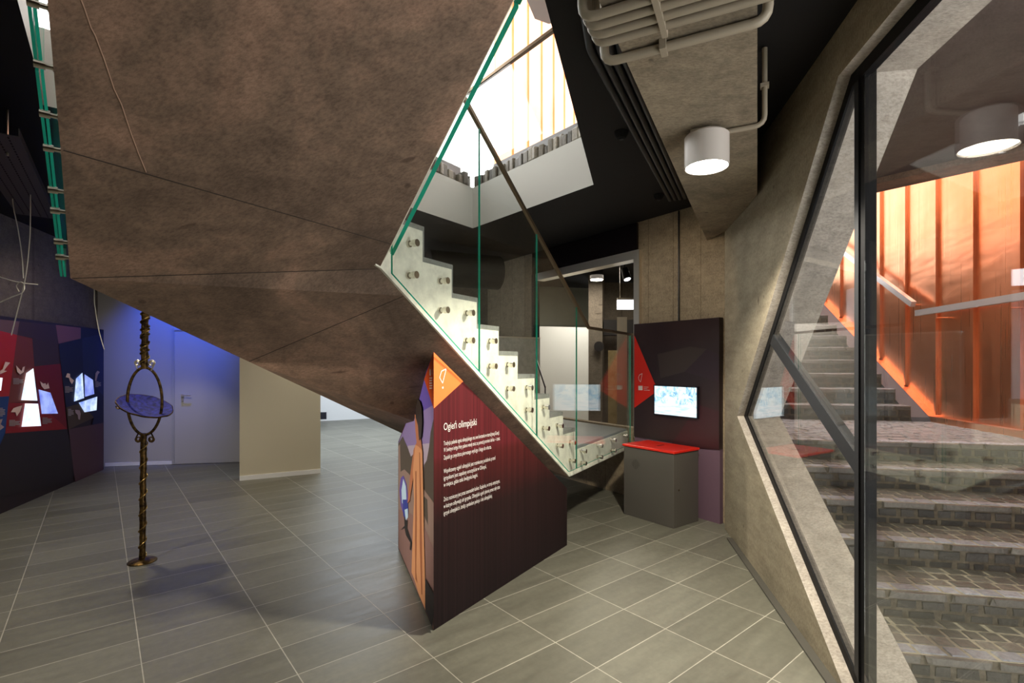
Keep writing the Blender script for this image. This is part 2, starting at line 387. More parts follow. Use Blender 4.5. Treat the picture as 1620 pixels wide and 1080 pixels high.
DA = on2(1217, 537); DB = on2(1355, 745)
mb = MB(); strip(mb, DA, DB, .085, 1.152, 1.20, -1, .015); mb.build('mullion', M['frameg'], win, fix=True)
for pts in ([DA, GB, (s1, GB[1]), (s1, DB[1])], [GA, DA, (s1, DB[1]), (s1, GE[1])], [(s3, GB[1]), (SN, GB[1]), (SN, .03), (s3, .03)]):
    mb = MB(); mb.prism([W2(1.155, *p) for p in pts], N2*.010); mb.build('pane', M['glass_out'], win, fix=True)
# other walls of the hall (left, behind, far) 
PL0 = fl(0, 813); PL1 = fl(164, 742); DL = (PL1-PL0).normalized(); NL = V3((-DL.y, DL.x, 0))
if NL.x > 0: NL = -NL                                               # pointing away from the room
def wall(name, a, b, z0, z1, th, m, away):
    a = V3((a[0], a[1], z0)); b = V3((b[0], b[1], z0)); mb = MB(); t = V3((away[0], away[1], 0)).normalized()*th
    mb.prism([a, b, b+t, a+t], (0, 0, z1-z0)); return mb.build(name, m, kind='structure', fix=True)
WLa = PL0-DL*9+NL*.16; WLb = V3((-6.03, 7.52, 0))
WLb = PL1+DL*.32+NL*.16
wall('wall_left', WLa, WLb, 0, CZ, .3, M['dark_wall'], NL)
DW0 = V3((-6.06, 7.54, 0)); DW1 = V3((-3.2, 8.06, 0)); DD = (DW1-DW0).normalized(); ND = V3((-DD.y, DD.x, 0))
wall('wall_far_left', DW0-DD*.5, DW1, 0, CZ, .25, M['doorwall'], ND)
wall('wall_far_side', DW1, (-5.45, 13.2), 0, CZ, .25, M['brightwhite'], (-1, -.3))
wall('wall_far', (-5.6, 13.12), (0, 16.2), 0, CZ, .25, M['brightwhite'], (-.5, .8))
wall('wall_inner', W1(4.2, 0, .2), (-1.62, 8.45), 0, CZ, .2, M['dark_wall'], (0, 1))
wall('wall_far_right', (-1.5, 8.6), (-.2, 16.2), 0, CZ, .2, M['brightwhite'], (1, 0))
wall('wall_behind', (-9, -3.3), (2.5, -3.3), 0, CZ, .2, M['dark_wall'], (0, -1))
wall('wall_outer_left', W2(1.43, 4.9), W2(1.43, 13), 0, CZ+.48, .06, M['wall_side'], -N2)
# door in the blue-lit wall
door = empty('door_1', onp(330, 735, DW0-ND*.01, ND)*1.0, kind='structure'); door.location.z = 0
da = onp(277, 600, DW0, ND); db = da+DD*.98
mb = MB()
for k in range(1):
    mb.prism([da-ND*.012, db-ND*.012, db, da], (0, 0, 0)) if False else None
da.z = 0.01; db.z = 0.01
mb.prism([da-ND*.014, db-ND*.014, db, da], (0, 0, 2.02)); leaf = mb.build('door_leaf', M['doorwall'], door, fix=True)
mb = MB(); mb.bar(da-DD*.02-ND*.01, da-DD*.02-ND*.01+EZ*2.06, .022, .03, up=DD); mb.bar(da-DD*.03+EZ*2.04-ND*.01, db+EZ*2.04-ND*.01, .03, .022); mb.bar(da-DD*.0-ND*.02+EZ*0, da+EZ*2.02-ND*.02, .004, .004, up=DD)
mb.build('door_frame', simple_noise_mat('door_frame_paint', (.38, .38, .38), (.42, .42, .42), 5), door, fix=True)
hb = onp(289, 625, DW0-ND*.02, ND)
mb = MB(); mb.box(hb-ND*.005, DD, ND, EZ, .02, .006, .02); mb.tube([hb, hb-ND*.05, hb-ND*.05+DD*.13], .009, 10); mb.box(hb-EZ*.07-ND*.004, DD, ND, EZ, .014, .006, .022)
mb.build('door_handle', M['steel'], leaf, fix=True)
mb = MB(); mb.bar(DW0-ND*.008+EZ*.03, da-ND*.008-DD*.04+EZ*.02, .012, .05); mb.build('baseboard_far', M['brightwhite'], kind='structure')
# free-standing cream partition
pa = fl(379, 760); pb = fl(507, 748); pd = (pb-pa).normalized(); pn = V3((-pd.y, pd.x, 0))
part = empty('partition_wall', pa, 'cream painted partition wall standing behind the concrete stair, right of the blue-lit door', 'partition')
mb = MB(); mb.prism([pa, pb, pb+pn*.16, pa+pn*.16], (0, 0, CZ-.01)); mb.build('wall_board', M['partition'], part, fix=True)
mb = MB(); mb.bar(pa-pn*.007+EZ*.03, pb-pn*.007+EZ*.03, .012, .06); mb.build('skirting', M['brightwhite'], part)  # brighter white imitates the glow line along the partition foot
tag(MB_ := None) if False else None
sk = MB(); sp_ = at(510.5, 657, 13.1); sp_.y -= .06
sk.box(sp_, (1, .3, 0), (-.3, 1, 0), EZ, .11, .03, .09); o = sk.build('wall_socket', M['screen_dark']); tag(o, 'small dark box fixed low on the bright far white wall', 'wall box')
bl_ = MB(); c0 = at(548, 640, 14.6)
# downstand beam
BD = V3((.436, .9, 0)); BN = V3((.9, -.436, 0))
def BM(t, o, z): return BD*t+BN*o+EZ*z
BZ = 2.77
mb = MB(); mb.prism([BM(-3.2, -.52, BZ), BM(-3.2, 0, BZ), (1.78, 3.67, BZ), tuple(W2(1.12, 4.86, BZ)), tuple(W1(.2, BZ, .1))], (0, 0, CZ-BZ+.05))
mb.build('beam', M['beam'], kind='structure', fix=True)

# ================================================================== UPPER LEVEL ROUND THE VOID
def setts_row(mb, a, b, wdt, z0, z1, step=.075):
    a = V3(a); b = V3(b); L = (b-a).length; d = (b-a)/L; n = d.cross(EZ); k = 0
    while k < L-.02:
        l = random.uniform(.8, 1.25)*step; l = min(l, L-k)
        g = random.uniform(.05, .22); mb.col = (g*1.15, g, g*.74, 1)
        zz = z1+random.uniform(-.03, .02); c = a+d*(k+l/2); c.z = (z0+zz)/2
        r = random.uniform(-.25, .25); dd = (d+n*r).normalized()
        mb.box(c+n*random.uniform(-.03, .03), dd, dd.cross(EZ), EZ, l*.46, wdt/2, (zz-z0)/2); k += l
    mb.col = (1, 1, 1, 1)
O1 = V3((*void[0], 0)); O2 = V3((*void[1], 0)); O4 = V3((*void[8], 0)); O5 = V3((*void[7], 0))
outA = V3((.775, .632, 0)); outB = V3((-.81, .585, 0))
mb = MB(); setts_row(mb, O1+outA*.07, O2+outA*.07+V3((.3, -.36, 0)), .12, CZ+.48, CZ+.61); setts_row(mb, O5+outB*.07, O1+outB*.07, .12, CZ+.48, CZ+.61)
o = mb.build('kerb_setts', M['stone'], bevel=.012); tag(o, 'row of rough grey stone setts edging the stairwell opening above', 'stone kerb', kind='stuff')
mb = MB(); mb.bar(O1+outA*.26+EZ*(CZ+.62)-V3((-.1, .12, 0)), O2+outA*.26+EZ*(CZ+.62)+V3((.4, -.48, 0)), .14, .28); o = mb.build('parapet_coping', M['coping']); tag(o, 'pale coping strip under the bright copper screen above the stairwell', 'coping')
mb = MB(); mb.bar(O5+outB*.26+EZ*(CZ+.62), O1+outB*.26+EZ*(CZ+.62), .14, .28); o = mb.build('parapet_coping', M['coping']); tag(o, 'pale coping strip on the left edge of the stairwell opening', 'coping')
up = empty('copper_screen', (.02, 8.5, CZ+.48), 'tall daylit copper panel screen with vertical seams above the stairwell opening', 'facade')
ud = V3((.44, .9, 0)).normalized(); un = V3((.9, -.44, 0)).normalized(); ub = V3((.02, 8.5, CZ+.48))
for k in range(-1, 9):
    mb = MB(); t0 = max(k*.625, -.82)
    mb.prism([ub+ud*t0, ub+ud*(k+1)*.625, ub+ud*(k+1)*.625-un*.03, ub+ud*t0-un*.03], (0, 0, 6)); mb.build('copper_panel', M['copper'], up, fix=True)
    mb = MB(); p = ub+ud*(k+1)*.625+un*.03; mb.bar(p-un*.02, p-un*.02+EZ*6, .025, .03, up=ud); mb.build('seam', M['copper'], up)
mb = MB(); mb.prism([(.10, 5.45, 5.6), (.268, 5.96, 5.6), (.44, 6.05, 5.6), (2.4, 5.6, 5.6), (2.4, -3.3, 5.6), (-4, -3.3, 5.6), (-4, 5.2, 5.6)], (0, 0, .25)); mb.build('canopy_sky_block', M['white'], kind='structure', fix=True)  # seen roof tip, extended out of view to block sky over the void
gu = empty('glass_guard', O1, 'clear glass guard with slim dark top rail at the upper floor, seen through the stairwell', 'glass railing')
ga = at(738, 147, 5.55); gb = at(890, 34, 4.40); ga.z = gb.z = 4.5
mb = MB(); mb.bar(ga, gb, .04, .03); mb.build('handrail', M['brass'], gu)
mb = MB(); gdn = (gb-ga).normalized().cross(EZ); mb.prism([ga-EZ*.87, gb-EZ*.87, gb, ga], gdn*.012); mb.build('glass_pane', M['glass'], gu, fix=True)

# ================================================================== OUTDOOR STAIR
def sett(mb, c, hx, hy, hz, g, tone=(1.0, .97, .9)):
    mb.col = (g*tone[0], g*tone[1], g*tone[2], 1)
    j = lambda a: a*random.uniform(.86, 1.0)
    r = random.uniform(-.06, .06); d = (N2+E2*r).normalized(); f = (E2-N2*r).normalized()
    x, y, z = d*hx, f*hy, EZ*hz; q = .72
    # chamfered block: lower ring, upper ring, and sides
    def ring(k, zz, kk): return [c+x*(-kk)*j(1)+y*(-kk)*j(1)+z*zz, c+x*kk*j(1)+y*(-kk)*j(1)+z*zz, c+x*kk*j(1)+y*kk*j(1)+z*zz, c-x*kk*j(1)+y*kk*j(1)+z*zz]
    r0 = ring(0, -1, .99); r1 = ring(1, .82, 1.0); r2 = ring(2, 1, .90)
    i = len(mb.v); mb.v += r0+r1+r2
    for a, b in ((0, 4), (4, 8)):
        for k in range(4):
            mb.f.append((i+a+k, i+a+(k+1) % 4, i+b+(k+1) % 4, i+b+k)); mb.m.append(0); mb.c.append(mb.col)
    mb.f.append((i+8, i+9, i+10, i+11)); mb.m.append(0); mb.c.append(mb.col)
def sett_front(mb, c, hx, hz, hy, g, tone):
    mb.col = (g*tone[0], g*tone[1], g*tone[2], 1)
    j = lambda: random.uniform(.84, 1.0)
    x, y, z = N2*hx, -E2*hy, EZ*hz
    def ring(yy, kk): return [c-x*kk*j()-z*kk*j()+y*yy, c+x*kk*j()-z*kk*j()+y*yy, c+x*kk*j()+z*kk*j()+y*yy, c-x*kk*j()+z*kk*j()+y*yy]
    i = len(mb.v); mb.v += ring(-1, .99)+ring(.75, 1.0)+ring(1, .88)
    for a, b in ((0, 4), (4, 8)):
        for k in range(4):
            mb.f.append((i+a+k, i+a+(k+1) % 4, i+b+(k+1) % 4, i+b+k)); mb.m.append(0); mb.c.append(mb.col)
    mb.f.append((i+8, i+9, i+10, i+11)); mb.m.append(0); mb.c.append(mb.col)
def cobble_step(parent, s0, s1, z, rise, n0, n1, detail=True):
    mb = MB()
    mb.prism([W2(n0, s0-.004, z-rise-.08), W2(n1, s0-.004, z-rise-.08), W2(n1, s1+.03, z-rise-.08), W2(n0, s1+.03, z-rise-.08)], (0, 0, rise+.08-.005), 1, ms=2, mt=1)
    rows = max(2, round((s1-s0)/.105)); dr = (s1-s0)/rows
    for r in range(rows):
        n = n0
        while n < n1-.02:
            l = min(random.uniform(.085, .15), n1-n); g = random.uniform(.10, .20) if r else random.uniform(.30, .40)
            tn = ((1.0, .95, .84) if rows < 6 else (.95, .97, 1.02)) if r else (.90, .95, 1.10); g = g if rows < 6 else g+.22  # sky light painted in: landing setts lighter and bluish, like the nosing row
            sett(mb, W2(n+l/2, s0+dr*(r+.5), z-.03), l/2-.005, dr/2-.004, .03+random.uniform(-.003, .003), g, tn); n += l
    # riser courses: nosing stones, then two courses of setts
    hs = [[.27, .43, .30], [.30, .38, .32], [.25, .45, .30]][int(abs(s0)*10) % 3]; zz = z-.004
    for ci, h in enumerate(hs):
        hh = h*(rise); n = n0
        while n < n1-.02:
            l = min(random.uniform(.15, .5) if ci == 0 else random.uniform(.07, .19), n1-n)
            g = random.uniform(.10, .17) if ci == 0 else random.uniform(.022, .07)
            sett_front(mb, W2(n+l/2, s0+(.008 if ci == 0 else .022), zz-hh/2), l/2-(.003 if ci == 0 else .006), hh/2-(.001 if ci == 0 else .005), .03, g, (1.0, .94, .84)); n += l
        zz -= hh
    mb.col = (1, 1, 1, 1)
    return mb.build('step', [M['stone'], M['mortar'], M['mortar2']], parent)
st = empty('outdoor_staircase', W2(1.43, 5.07, .8), 'outdoor stair of rough grey granite setts rising between the glazed wall and the copper wall', 'stairs')
sL, zL = 5.07, .845
cobble_step(st, sL, 6.87, zL, .165, 1.43, 3.88).name = 'landing'
for k in range(1, 11):
    cobble_step(st, sL-.412*k, sL-.412*(k-1), zL-.165*k, .165, 1.43, 3.88)
for j in range(0, 12):
    cobble_step(st, 6.87+.33*j, 6.87+.33*(j+1), zL+.187*(j+1), .187, 1.43, 3.62)
mb = MB(); mb.prism([W2(3.62, 6.80, zL-.1), W2(3.62, 6.87, zL+.05), W2(3.62, 10.9, zL+.05+.567*4.03), W2(3.62, 10.9, zL-.1)], N2*.28); mb.build('side_kerb', mat('slate_kerb', (.09, .10, .12), .5), st, fix=True)
# copper clad wall
cw = empty('copper_wall', W2(3.9, 6.9, zL), 'copper sheet clad wall with standing seams beside the outdoor stair', 'wall')
cw['kind'] = 'structure'; cw.name = 'wall_outside'
for k_ in ('label', 'category'): del cw[k_]
def zb(s): return zL+.567*(s-6.9) if s > 6.9 else (zL if s > 5.0 else zL-.4*(5.0-s))
ss = [6.86+.6245*k for k in range(-8, 9)]
for k in range(len(ss)-1):
    a, b = ss[k], ss[k+1]; pts = [(a, zb(a)+.02)]+([(6.9, zb(6.9)+.02)] if a < 6.9 < b else [])+([(5.0, zb(5.0)+.02)] if a < 5.0 < b else [])+[(b, zb(b)+.02), (b, 6.3), (a, 6.3)]
    mb = MB(); mb.prism([W2(3.9, *p) for p in pts], N2*.03); mb.build('copper_panel', M['copper'], cw, fix=True)
    mb = MB(); mb.bar(W2(3.885, a, zb(a)+.08), W2(3.885, a, 6.3), .03, .03, up=N2); mb.build('seam', M['copper'], cw)
mb = MB()
for a, b in ((2.0, 5.0), (5.0, 6.9), (6.9, 11.5)): mb.bar(W2(3.86, a, zb(a)+.02), W2(3.86, b, zb(b)+.02), .08, .09)
mb.build('skirting', M['copper'], cw)
def rail(name, a, b, label, brackets):
    r = empty(name, a, label, 'handrail'); mb = MB(); mb.bar(a, b, .055, .07); mb.build('rail', M['alu'], r)
    for t in brackets:
        p = V3(a).lerp(V3(b), t); mb = MB(); mb.tube([p-EZ*.02, p-EZ*.09, p-EZ*.09+N2*.12], .008, 8); mb.build('bracket', M['copper'], r)
rail('handrail', W2(3.78, 7.04, 2.16), W2(3.78, 4.0, 2.16), 'level silver handrail on the copper wall above the cobbled landing', (.12, .48, .8))
rail('handrail', W2(3.78, 7.12, 2.28), W2(3.78, 10.6, 2.28+.565*3.48), 'sloping silver handrail climbing the copper wall with the outdoor steps', (.05, .4, .75))
# slab over the outdoor stair
sa = V3((2.535, 5.86, 0)); sb = V3((4.587, 3.35, 0)); AD = V3((.632, -.775, 0))
mb = MB(); zc = 3.2
mb.prism([W2(1.40, -4, zc), tuple(sa-AD*.1-N2*.02+EZ*zc), tuple(sb+AD*.6+EZ*zc), tuple(W2(5.2, -4, zc))], (0, 0, .35)); mb.build('ceiling_outside', M['darkslab'], kind='structure', fix=True)
mb = MB(); nrm = V3((.775, .632, 0)); mb.prism([sa-AD*.4-nrm*.28+EZ*(zc-.05), sb+AD*.6-nrm*.28+EZ*(zc-.05), sb+AD*.6+EZ*(zc-.05), sa-AD*.4+EZ*(zc-.05)], (0, 0, .5)); mb.build('trim_2', M['soffit'], kind='structure', fix=True)

# ================================================================== MAIN STAIR
def FZ(Z, z=0.): return V3((-2.116+.59*Z, Z, z))                   # near face of lower flight
FD = V3((.59, 1, 0)).normalized(); FN = V3((FD.y, -FD.x, 0))       # FN looks towards the hall
WD = V3((.607, -.795, 0)).normalized(); WB = V3((-.795, -.607, 0)).normalized()
PV = FZ(2.482, 2.011); PC = FZ(4.418, .555)
PL = V3((-1.705, 1.952, 1.876)); PP = V3((-1.074, 4.908, .868))
P2 = PL+(PP-PL)*1.31; P2.z = .555
n_fl = V3((WD.x, WD.y, .65)).cross(WB)                              # plane of upper flight soffit
def onU(px, py): return onp(px, py, PV, n_fl)
KA = onU(96, 236); KB = onU(620.5, 386)
q = (KB-PV).dot(WD); KB = PV+V3((WD.x, WD.y, .65))*q
R1 = PV+V3((WD.x, WD.y, .65))*2.4
ta = onU(75, 0); tdir = (ta-KA); R2 = KA+tdir*((2.4+.12-(KA-PV).dot(WD))/tdir.dot(WD))
# seam points
def on_line(px, py, a, b):
    o = V3((0, 0, H)); r = ray(px, py); d = b-a; nn = r.cross(d); n2 = d.cross(nn)
    # closest point of line to ray
    t = ((o-a).cross(r)).dot(d.cross(r))/(d.cross(r)).length_squared
    return a+d*t
PT = on_line(400, 561, PL, P2); PS = on_line(640, 467, PV, PC)
EE = V3((1.317, 5.82, .555)); G1 = V3((.40, 7.22, .555)); G2 = V3((-.188, 6.83, .555))
stair = empty('staircase', (-.2, 4.0, .555), 'folded bare concrete staircase with cream side face and grey treads hanging across the hall', 'staircase')
body = MB(); T = EZ*.13
for f in ([KA, KB, R1, R2], [KA, KB, PV], [KA, PV, PL], [PL, PV, PS], [PL, PS, PT], [PT, PS, PC], [PT, PC, P2], [P2, PC, EE, G1, G2]):
    body.prism(f, T)
body.build('concrete_soffit', M['soffit'], stair, fix=True)
mb = MB(); mb.prism([p+EZ*.13 for p in (P2, PC+FN*-.02, EE, G1, G2)], (0, 0, .105)); mb.build('landing', M['landing'], stair, fix=True)
for a_, b_ in ((KA, KB), (PL, PV), (PT, PS)):
    mb = MB(); mb.tube([a_.lerp(b_, .005)-EZ*.001, b_.lerp(a_, .005)-EZ*.001], .0018, 6); mb.build('joint', mat('dark_joint', (.05, .035, .028), .9), stair)
mb = MB(); mb.tube([onU(x, y)-EZ*.0005 for x, y in ((120, -20), (133, 12), (143, 42), (150, 55), (165, 95), (180, 140), (192, 165), (205, 205), (218, 240), (231, 272))], .0022, 5); mb.build('hairline_crack', mat('pale_crack_fill', (.42, .27, .19), .9), stair)
# treads of lower flight
outer0 = V3((PL.x, PL.y, 0)); outer1 = V3((P2.x, P2.y, 0)); BK = -FN
def back(p):
    d = outer1-outer0; # p + BK*k on outer line
    k = ((outer0.x-p.x)*d.y-(outer0.y-p.y)*d.x)/(BK.x*d.y-BK.y*d.x)
    return p+BK*k
rz = [4.547-.222*k for k in range(9)]+[2.482]
for k in range(9):
    za = .80+.166*(k+1); a = FZ(rz[k]); b = FZ(rz[k+1]); a2 = back(a)-BK*.01; b2 = back(b)-BK*.01
    mb = MB(); mb.prism([a+EZ*(za-.205), b+EZ*(za-.205), b2+EZ*(za-.205), a2+EZ*(za-.205)], (0, 0, .205)); mb.build('tread', M['tread'], stair, fix=True)
zt = .80+.166*9
a = FZ(2.482); v2 = V3((PL.x, PL.y, 0)); kk = V3((KA.x, KA.y, 0))
b2 = back(a)-BK*.01
plat = MB(); plat.prism([p+EZ*(zt-.045) for p in (a, b2, v2, kk, V3((KB.x, KB.y, 0)))], (0, 0, .045)); plat.build('turning_platform', M['tread'], stair, fix=True)
for j in range(8):
    q0 = .1+.256*j; za = zt+.166*(j+1); i0 = PV+WD*q0; i1 = PV+WD*(q0+.256); i0.z = i1.z = 0
    def outer(p):
        d_ = V3((R2.x-KA.x, R2.y-KA.y, 0)); k = ((KA.x-p.x)*d_.y-(KA.y-p.y)*d_.x)/(WB.x*d_.y-WB.y*d_.x); return p+WB*(k-.012)
    if j == 0: i0 = PV+WD*.16; i0.z = 0
    mb = MB(); mb.prism([x+EZ*(za-.17) for x in (i0, i1, outer(i1), outer(i0))], (0, 0, .17)); mb.build('tread', M['tread'], stair, fix=True)
# cream stringer plate with stepped upper edge
c = .032; pts = []
slope = (PV.z-PC.z)/(PC.y-PV.y)
prof = [(PC.y+.0, PC.z), ]
prof = [(EE.y, .555), (EE.y, .80-c), (rz[0]+c, .80-c)]
for k in range(9):
    za = .80+.166*(k+1)
    prof.append((rz[k]-c*.9 if False else rz[k]-c, .80+.166*k-c if k else .80-c))
    prof[-1] = (rz[k]-c*.8, prof[-1][1]); prof.append((rz[k]-c*.8, za-c))
prof += [(2.45, zt-c), (2.45, PV.z+.01), (PV.y, PV.z), (PC.y, PC.z)]
prof = [p for i, p in enumerate(prof) if i != 2]
mb = MB(); holed(mb, prof, [], lambda Z, z: FZ(Z, z)+FN*.0, FN*.014); mb.build('cream_side_face', M['cream'], stair, fix=True)
# side plate of upper flight (inner and outer edges)
for base, sgn, s_ in ((PV, -1, 0),):
    mb = MB(); p = base+WB*s_+WB*(.006*sgn if sgn > 0 else -.012); p0 = V3((p.x, p.y, 2.05))
    pts = [p0]
    pts = [p0, p0+WD*2.3+EZ*1.5, p0+WD*2.3+EZ*1.9, p0+EZ*.30]
    mb.prism(pts, WB*.012*(-1 if sgn < 0 else 1)); mb.build('side_plate', M['cream'], stair, fix=True)
# parapet at the far side of the landing
par = empty('parapet', G2, 'low pale concrete parapet closing the far side of the stair landing', 'parapet')
pdv = (G1-G2).normalized(); pnv = pdv.cross(EZ)
mb = MB(); mb.prism([G2-pdv*.25+EZ*.235, G1+EZ*.235, G1-pnv*.1+EZ*.235, G2-pdv*.25-pnv*.1+EZ*.235], (0, 0, 1.10)); mb.build('wall_slab', concrete('parapet_concrete', (.50, .47, .40), .9, 1.05, 1, pits=False), par, fix=True)
mb = MB(); mb.bar(G2-pdv*.25-pnv*.05+EZ*1.345, G1-pnv*.05+EZ*1.345, .13, .02); mb.build('capping', M['steel'], par)

# ------------------------------------------------------------------ glass balustrades
def standoff(parent, p, n, L=.055, k=1.):
    mb = MB(); mb.tube([p, p+n*L*.8], .012*k, 12); mb.tube([p+n*L*.78, p+n*(L+.018)], .019*k, 16); mb.tube([p, p+n*.012], .018*k, 12)
    return mb.build('standoff', M['chrome'], parent, smooth=True)
def glass_slab(parent, pts, vec, name='glass_panel'):
    pts = [V3(p) for p in pts]; mb = MB(); mb.prism(pts, vec, 0, ms=1); return mb.build(name, [M['glass'], M['edge']], parent, fix=True)
bal = empty('glass_balustrade', FZ(3.6, 1.2), 'clear glass balustrade with slim brass rail bolted to the cream side of the lower flight', 'glass railing')
GO = .058
def gF(px, py): return onp(px, py, FZ(3)+FN*GO, FN)
T1 = gF(738, 168); T2 = gF(930, 520); B1 = gF(618, 432); B2 = gF(899, 746)
def lz(a, b, y): return a.z+(b.z-a.z)*(y-a.y)/(b.y-a.y)
def GP(Y, z): p = FZ(0)+FN*GO; 
def gpt(Y, z):
    base = FZ(0)+FN*GO; d = V3((.59, 1, 0)); t = Y-base.y; p = base+d*t; p.z = z; return p
def top(Y): return lz(T1, T2, Y) if Y < T2.y else T2.z
def bot(Y): return lz(B1, B2, Y) if Y < B2.y else B2.z
ys = [gF(618, 400).y, gF(757, 400).y, gF(848, 500).y, gF(911, 600).y, 5.74]
for k in range(4):
    a, b = ys[k]+.002, ys[k+1]-.002
    pts = [gpt(a, bot(a))]+([gpt(B2.y, bot(B2.y))] if a < B2.y < b else [])+[gpt(b, bot(b)), gpt(b, top(b))]+([gpt(T2.y, top(T2.y))] if a < T2.y < b else [])+[gpt(a, top(a))]
    glass_slab(bal, pts, FN*.011)
mb = MB(); ya = ys[0]-.15; mb.bar(gpt(ya, lz(T1, T2, ya)+.01)+FN*.007, T2+EZ*.01+FN*.007, .022, .026); mb.bar(T2+EZ*.01+FN*.007, gpt(5.80, T2.z+.01)+FN*.007, .022, .026); mb.build('handrail', M['brass'], bal)
for px, py in ((648, 386), (647, 436), (697, 445), (697, 491), (738, 495.5), (738, 538.6), (774.4, 539.4), (774.4, 579), (802.8, 576.7), (802.8, 614.4), (832.8, 613), (832.8, 648), (859.6, 643.7), (859.6, 676.8), (881.8, 672.7), (881.8, 704.4), (902, 699.4), (902, 728), (919.8, 712.7), (919.8, 731.6), (946, 704.4), (946, 721.9), (967.7, 695.5), (967.7, 711.8), (987, 689)):
    standoff(bal, onp(px-2, py, FZ(3)+FN*.014, FN), FN, .044)
W3 = V3((WD.x, WD.y, .65))
ib = empty('glass_balustrade', PV+WD*1.0, 'clear glass balustrade on the inner edge of the upper flight against the skylight', 'glass railing')
base = PV-WB*.062
for k in range(2):
    i0_ = onp(607, 422, base, WB); i1_ = onp(815, 4, base, WB); a = i0_.lerp(i1_, [0, 1.0][k]); b = i0_.lerp(i1_, [.993, 2.1][k])
    glass_slab(ib, [a, b, b+EZ*1.3, a+EZ*1.3], -WB*.021)
for k in range(7):
    for dz in (.20, .33): standoff(ib, PV-WB*.022+W3*(.15+.32*k)+EZ*dz, -WB, .036, .7)
ob = empty('glass_balustrade', PL, 'laminated glass balustrade with bright green edge on the outer left of the stair', 'glass railing')
def solve_outer(px, py, off):       # outer glass stands parallel to the soffit edge
    p0 = V3((PL.x, PL.y, 0))+WB*off; return onp(px, py, p0, WB)
g1 = solve_outer(105, 438, .05); g0 = solve_outer(57, 0, .05); gd = (g0-g1)
for k in range(2):
    a = g1+gd*(.0+.82*k); b = g1+gd*(.81+.82*k)
    for dd in (0, .013): glass_slab(ob, [a+WB*dd, b+WB*dd, b+WB*dd+EZ*1.3, a+WB*dd+EZ*1.3], WB*.009)
for py in (18, 113, 190, 243, 308, 340, 388, 412):
    p = solve_outer(75+py*.09, py, .0); standoff(ob, p-WB*.01+EZ*.01, WB, .036, .62)
mb = MB(); e0 = V3((PL.x, PL.y, PL.z)); up_ = gd.normalized()

# ================================================================== INFORMATION WEDGE UNDER THE STAIR
wf = fl(686, 997); wr = fl(897, 862); wl = fl(630, 867)
wt = 1.614; wr_t = .483; wl_t = .89
wedge = empty('information_stand', wf, 'dark red wedge-shaped information stand with orange tip and white Polish text under the stair', 'info stand')
FDW = (wr-wf).normalized(); FNW = V3((FDW.y, -FDW.x, 0)); LDW = (wl-wf).normalized(); LNW = V3((-LDW.y, LDW.x, 0))
if LNW.y > 0 and LNW.x > 0: LNW = -LNW
mb = MB()
A_, B_, C_ = wf, wr, wl; At, Bt, Ct = wf+EZ*wt, wr+EZ*wr_t, wl+EZ*wl_t
mb.face([A_, B_, Bt, At]); mb.face([C_, A_, At, Ct]); mb.face([B_, C_, Ct, Bt]); mb.face([At, Bt, Ct]); mb.face([A_, C_, B_])
mb.build('body', M['print'], wedge, fix=True)
def decal(mb, pxs, p0, n, m=0, off=.002):
    pts = [onp(x, y, V3(p0)+n*off, n) for x, y in pxs]
    mb.face(pts, m)
def wF(px, py, off=.002): return onp(px, py, wf+FNW*off, FNW)
mb = MB(); decal(mb, [(686.2, 557), (733, 603), (686.2, 646)], wf, FNW); otip = mb.build('orange_tip', M['orange'], wedge)
# white torch outline and dot
def line_px(mb, pts, p0, n, wd, off, m=0, closed=False):
    P = [onp(x, y, V3(p0)+n*off, n) for x, y in pts]
    if closed: P.append(P[0])
    for a, b in zip(P, P[1:]):
        d = (b-a).normalized(); s = d.cross(n)*wd/2; mb.face([a-s, b-s, b+s, a+s], m)
mb = MB(); line_px(mb, [(695.5, 597), (698.5, 587), (706, 583), (700.3, 606)], wf, FNW, .006, .004, 0, True)
c0 = wF(700.6, 613, .004); mb.face([c0+FDW*.007*math.cos(t)+EZ*.007*math.sin(t) for t in [i*math.pi/5 for i in range(10)]]); mb.build('torch_symbol', M['text'], otip)
def text_into(mb, body, org, right, upv, size, width=None, m=0):
    cu = bpy.data.curves.new('t', 'FONT'); cu.body = body; cu.size = 1.0; cu.resolution_u = 3
    o = bpy.data.objects.new('t', cu); COL.objects.link(o); dg = bpy.context.evaluated_depsgraph_get(); dg.update()
    me = bpy.data.meshes.new_from_object(o.evaluated_get(dg)); xs = [v.co.x for v in me.vertices] or [0, 1]
    wd = max(xs)-min(xs); kx = (width/wd) if width else size; i = len(mb.v)
    for v in me.vertices: mb.v.append(V3(org)+V3(right)*(v.co.x-min(xs))*kx+V3(upv)*v.co.y*size)
    for p in me.polygons: mb.f.append(tuple(i+x for x in p.vertices)); mb.m.append(m); mb.c.append(mb.col)
    bpy.data.objects.remove(o); bpy.data.curves.remove(cu); bpy.data.meshes.remove(me)
def text_px(mb, body, x0, y0, x1, size, off=.003):
    a = wF(x0, y0, off); b = wF(x1, y0, off); wdt = (V3((b.x-a.x, b.y-a.y, 0))).length
    text_into(mb, body, a, FDW, EZ, size, wdt)
mb = MB(); text_px(mb, 'Ogień olimpijski', 702, 680.5, 754, .062); mb.build('heading_text', M['text'], wedge)
mb = MB()
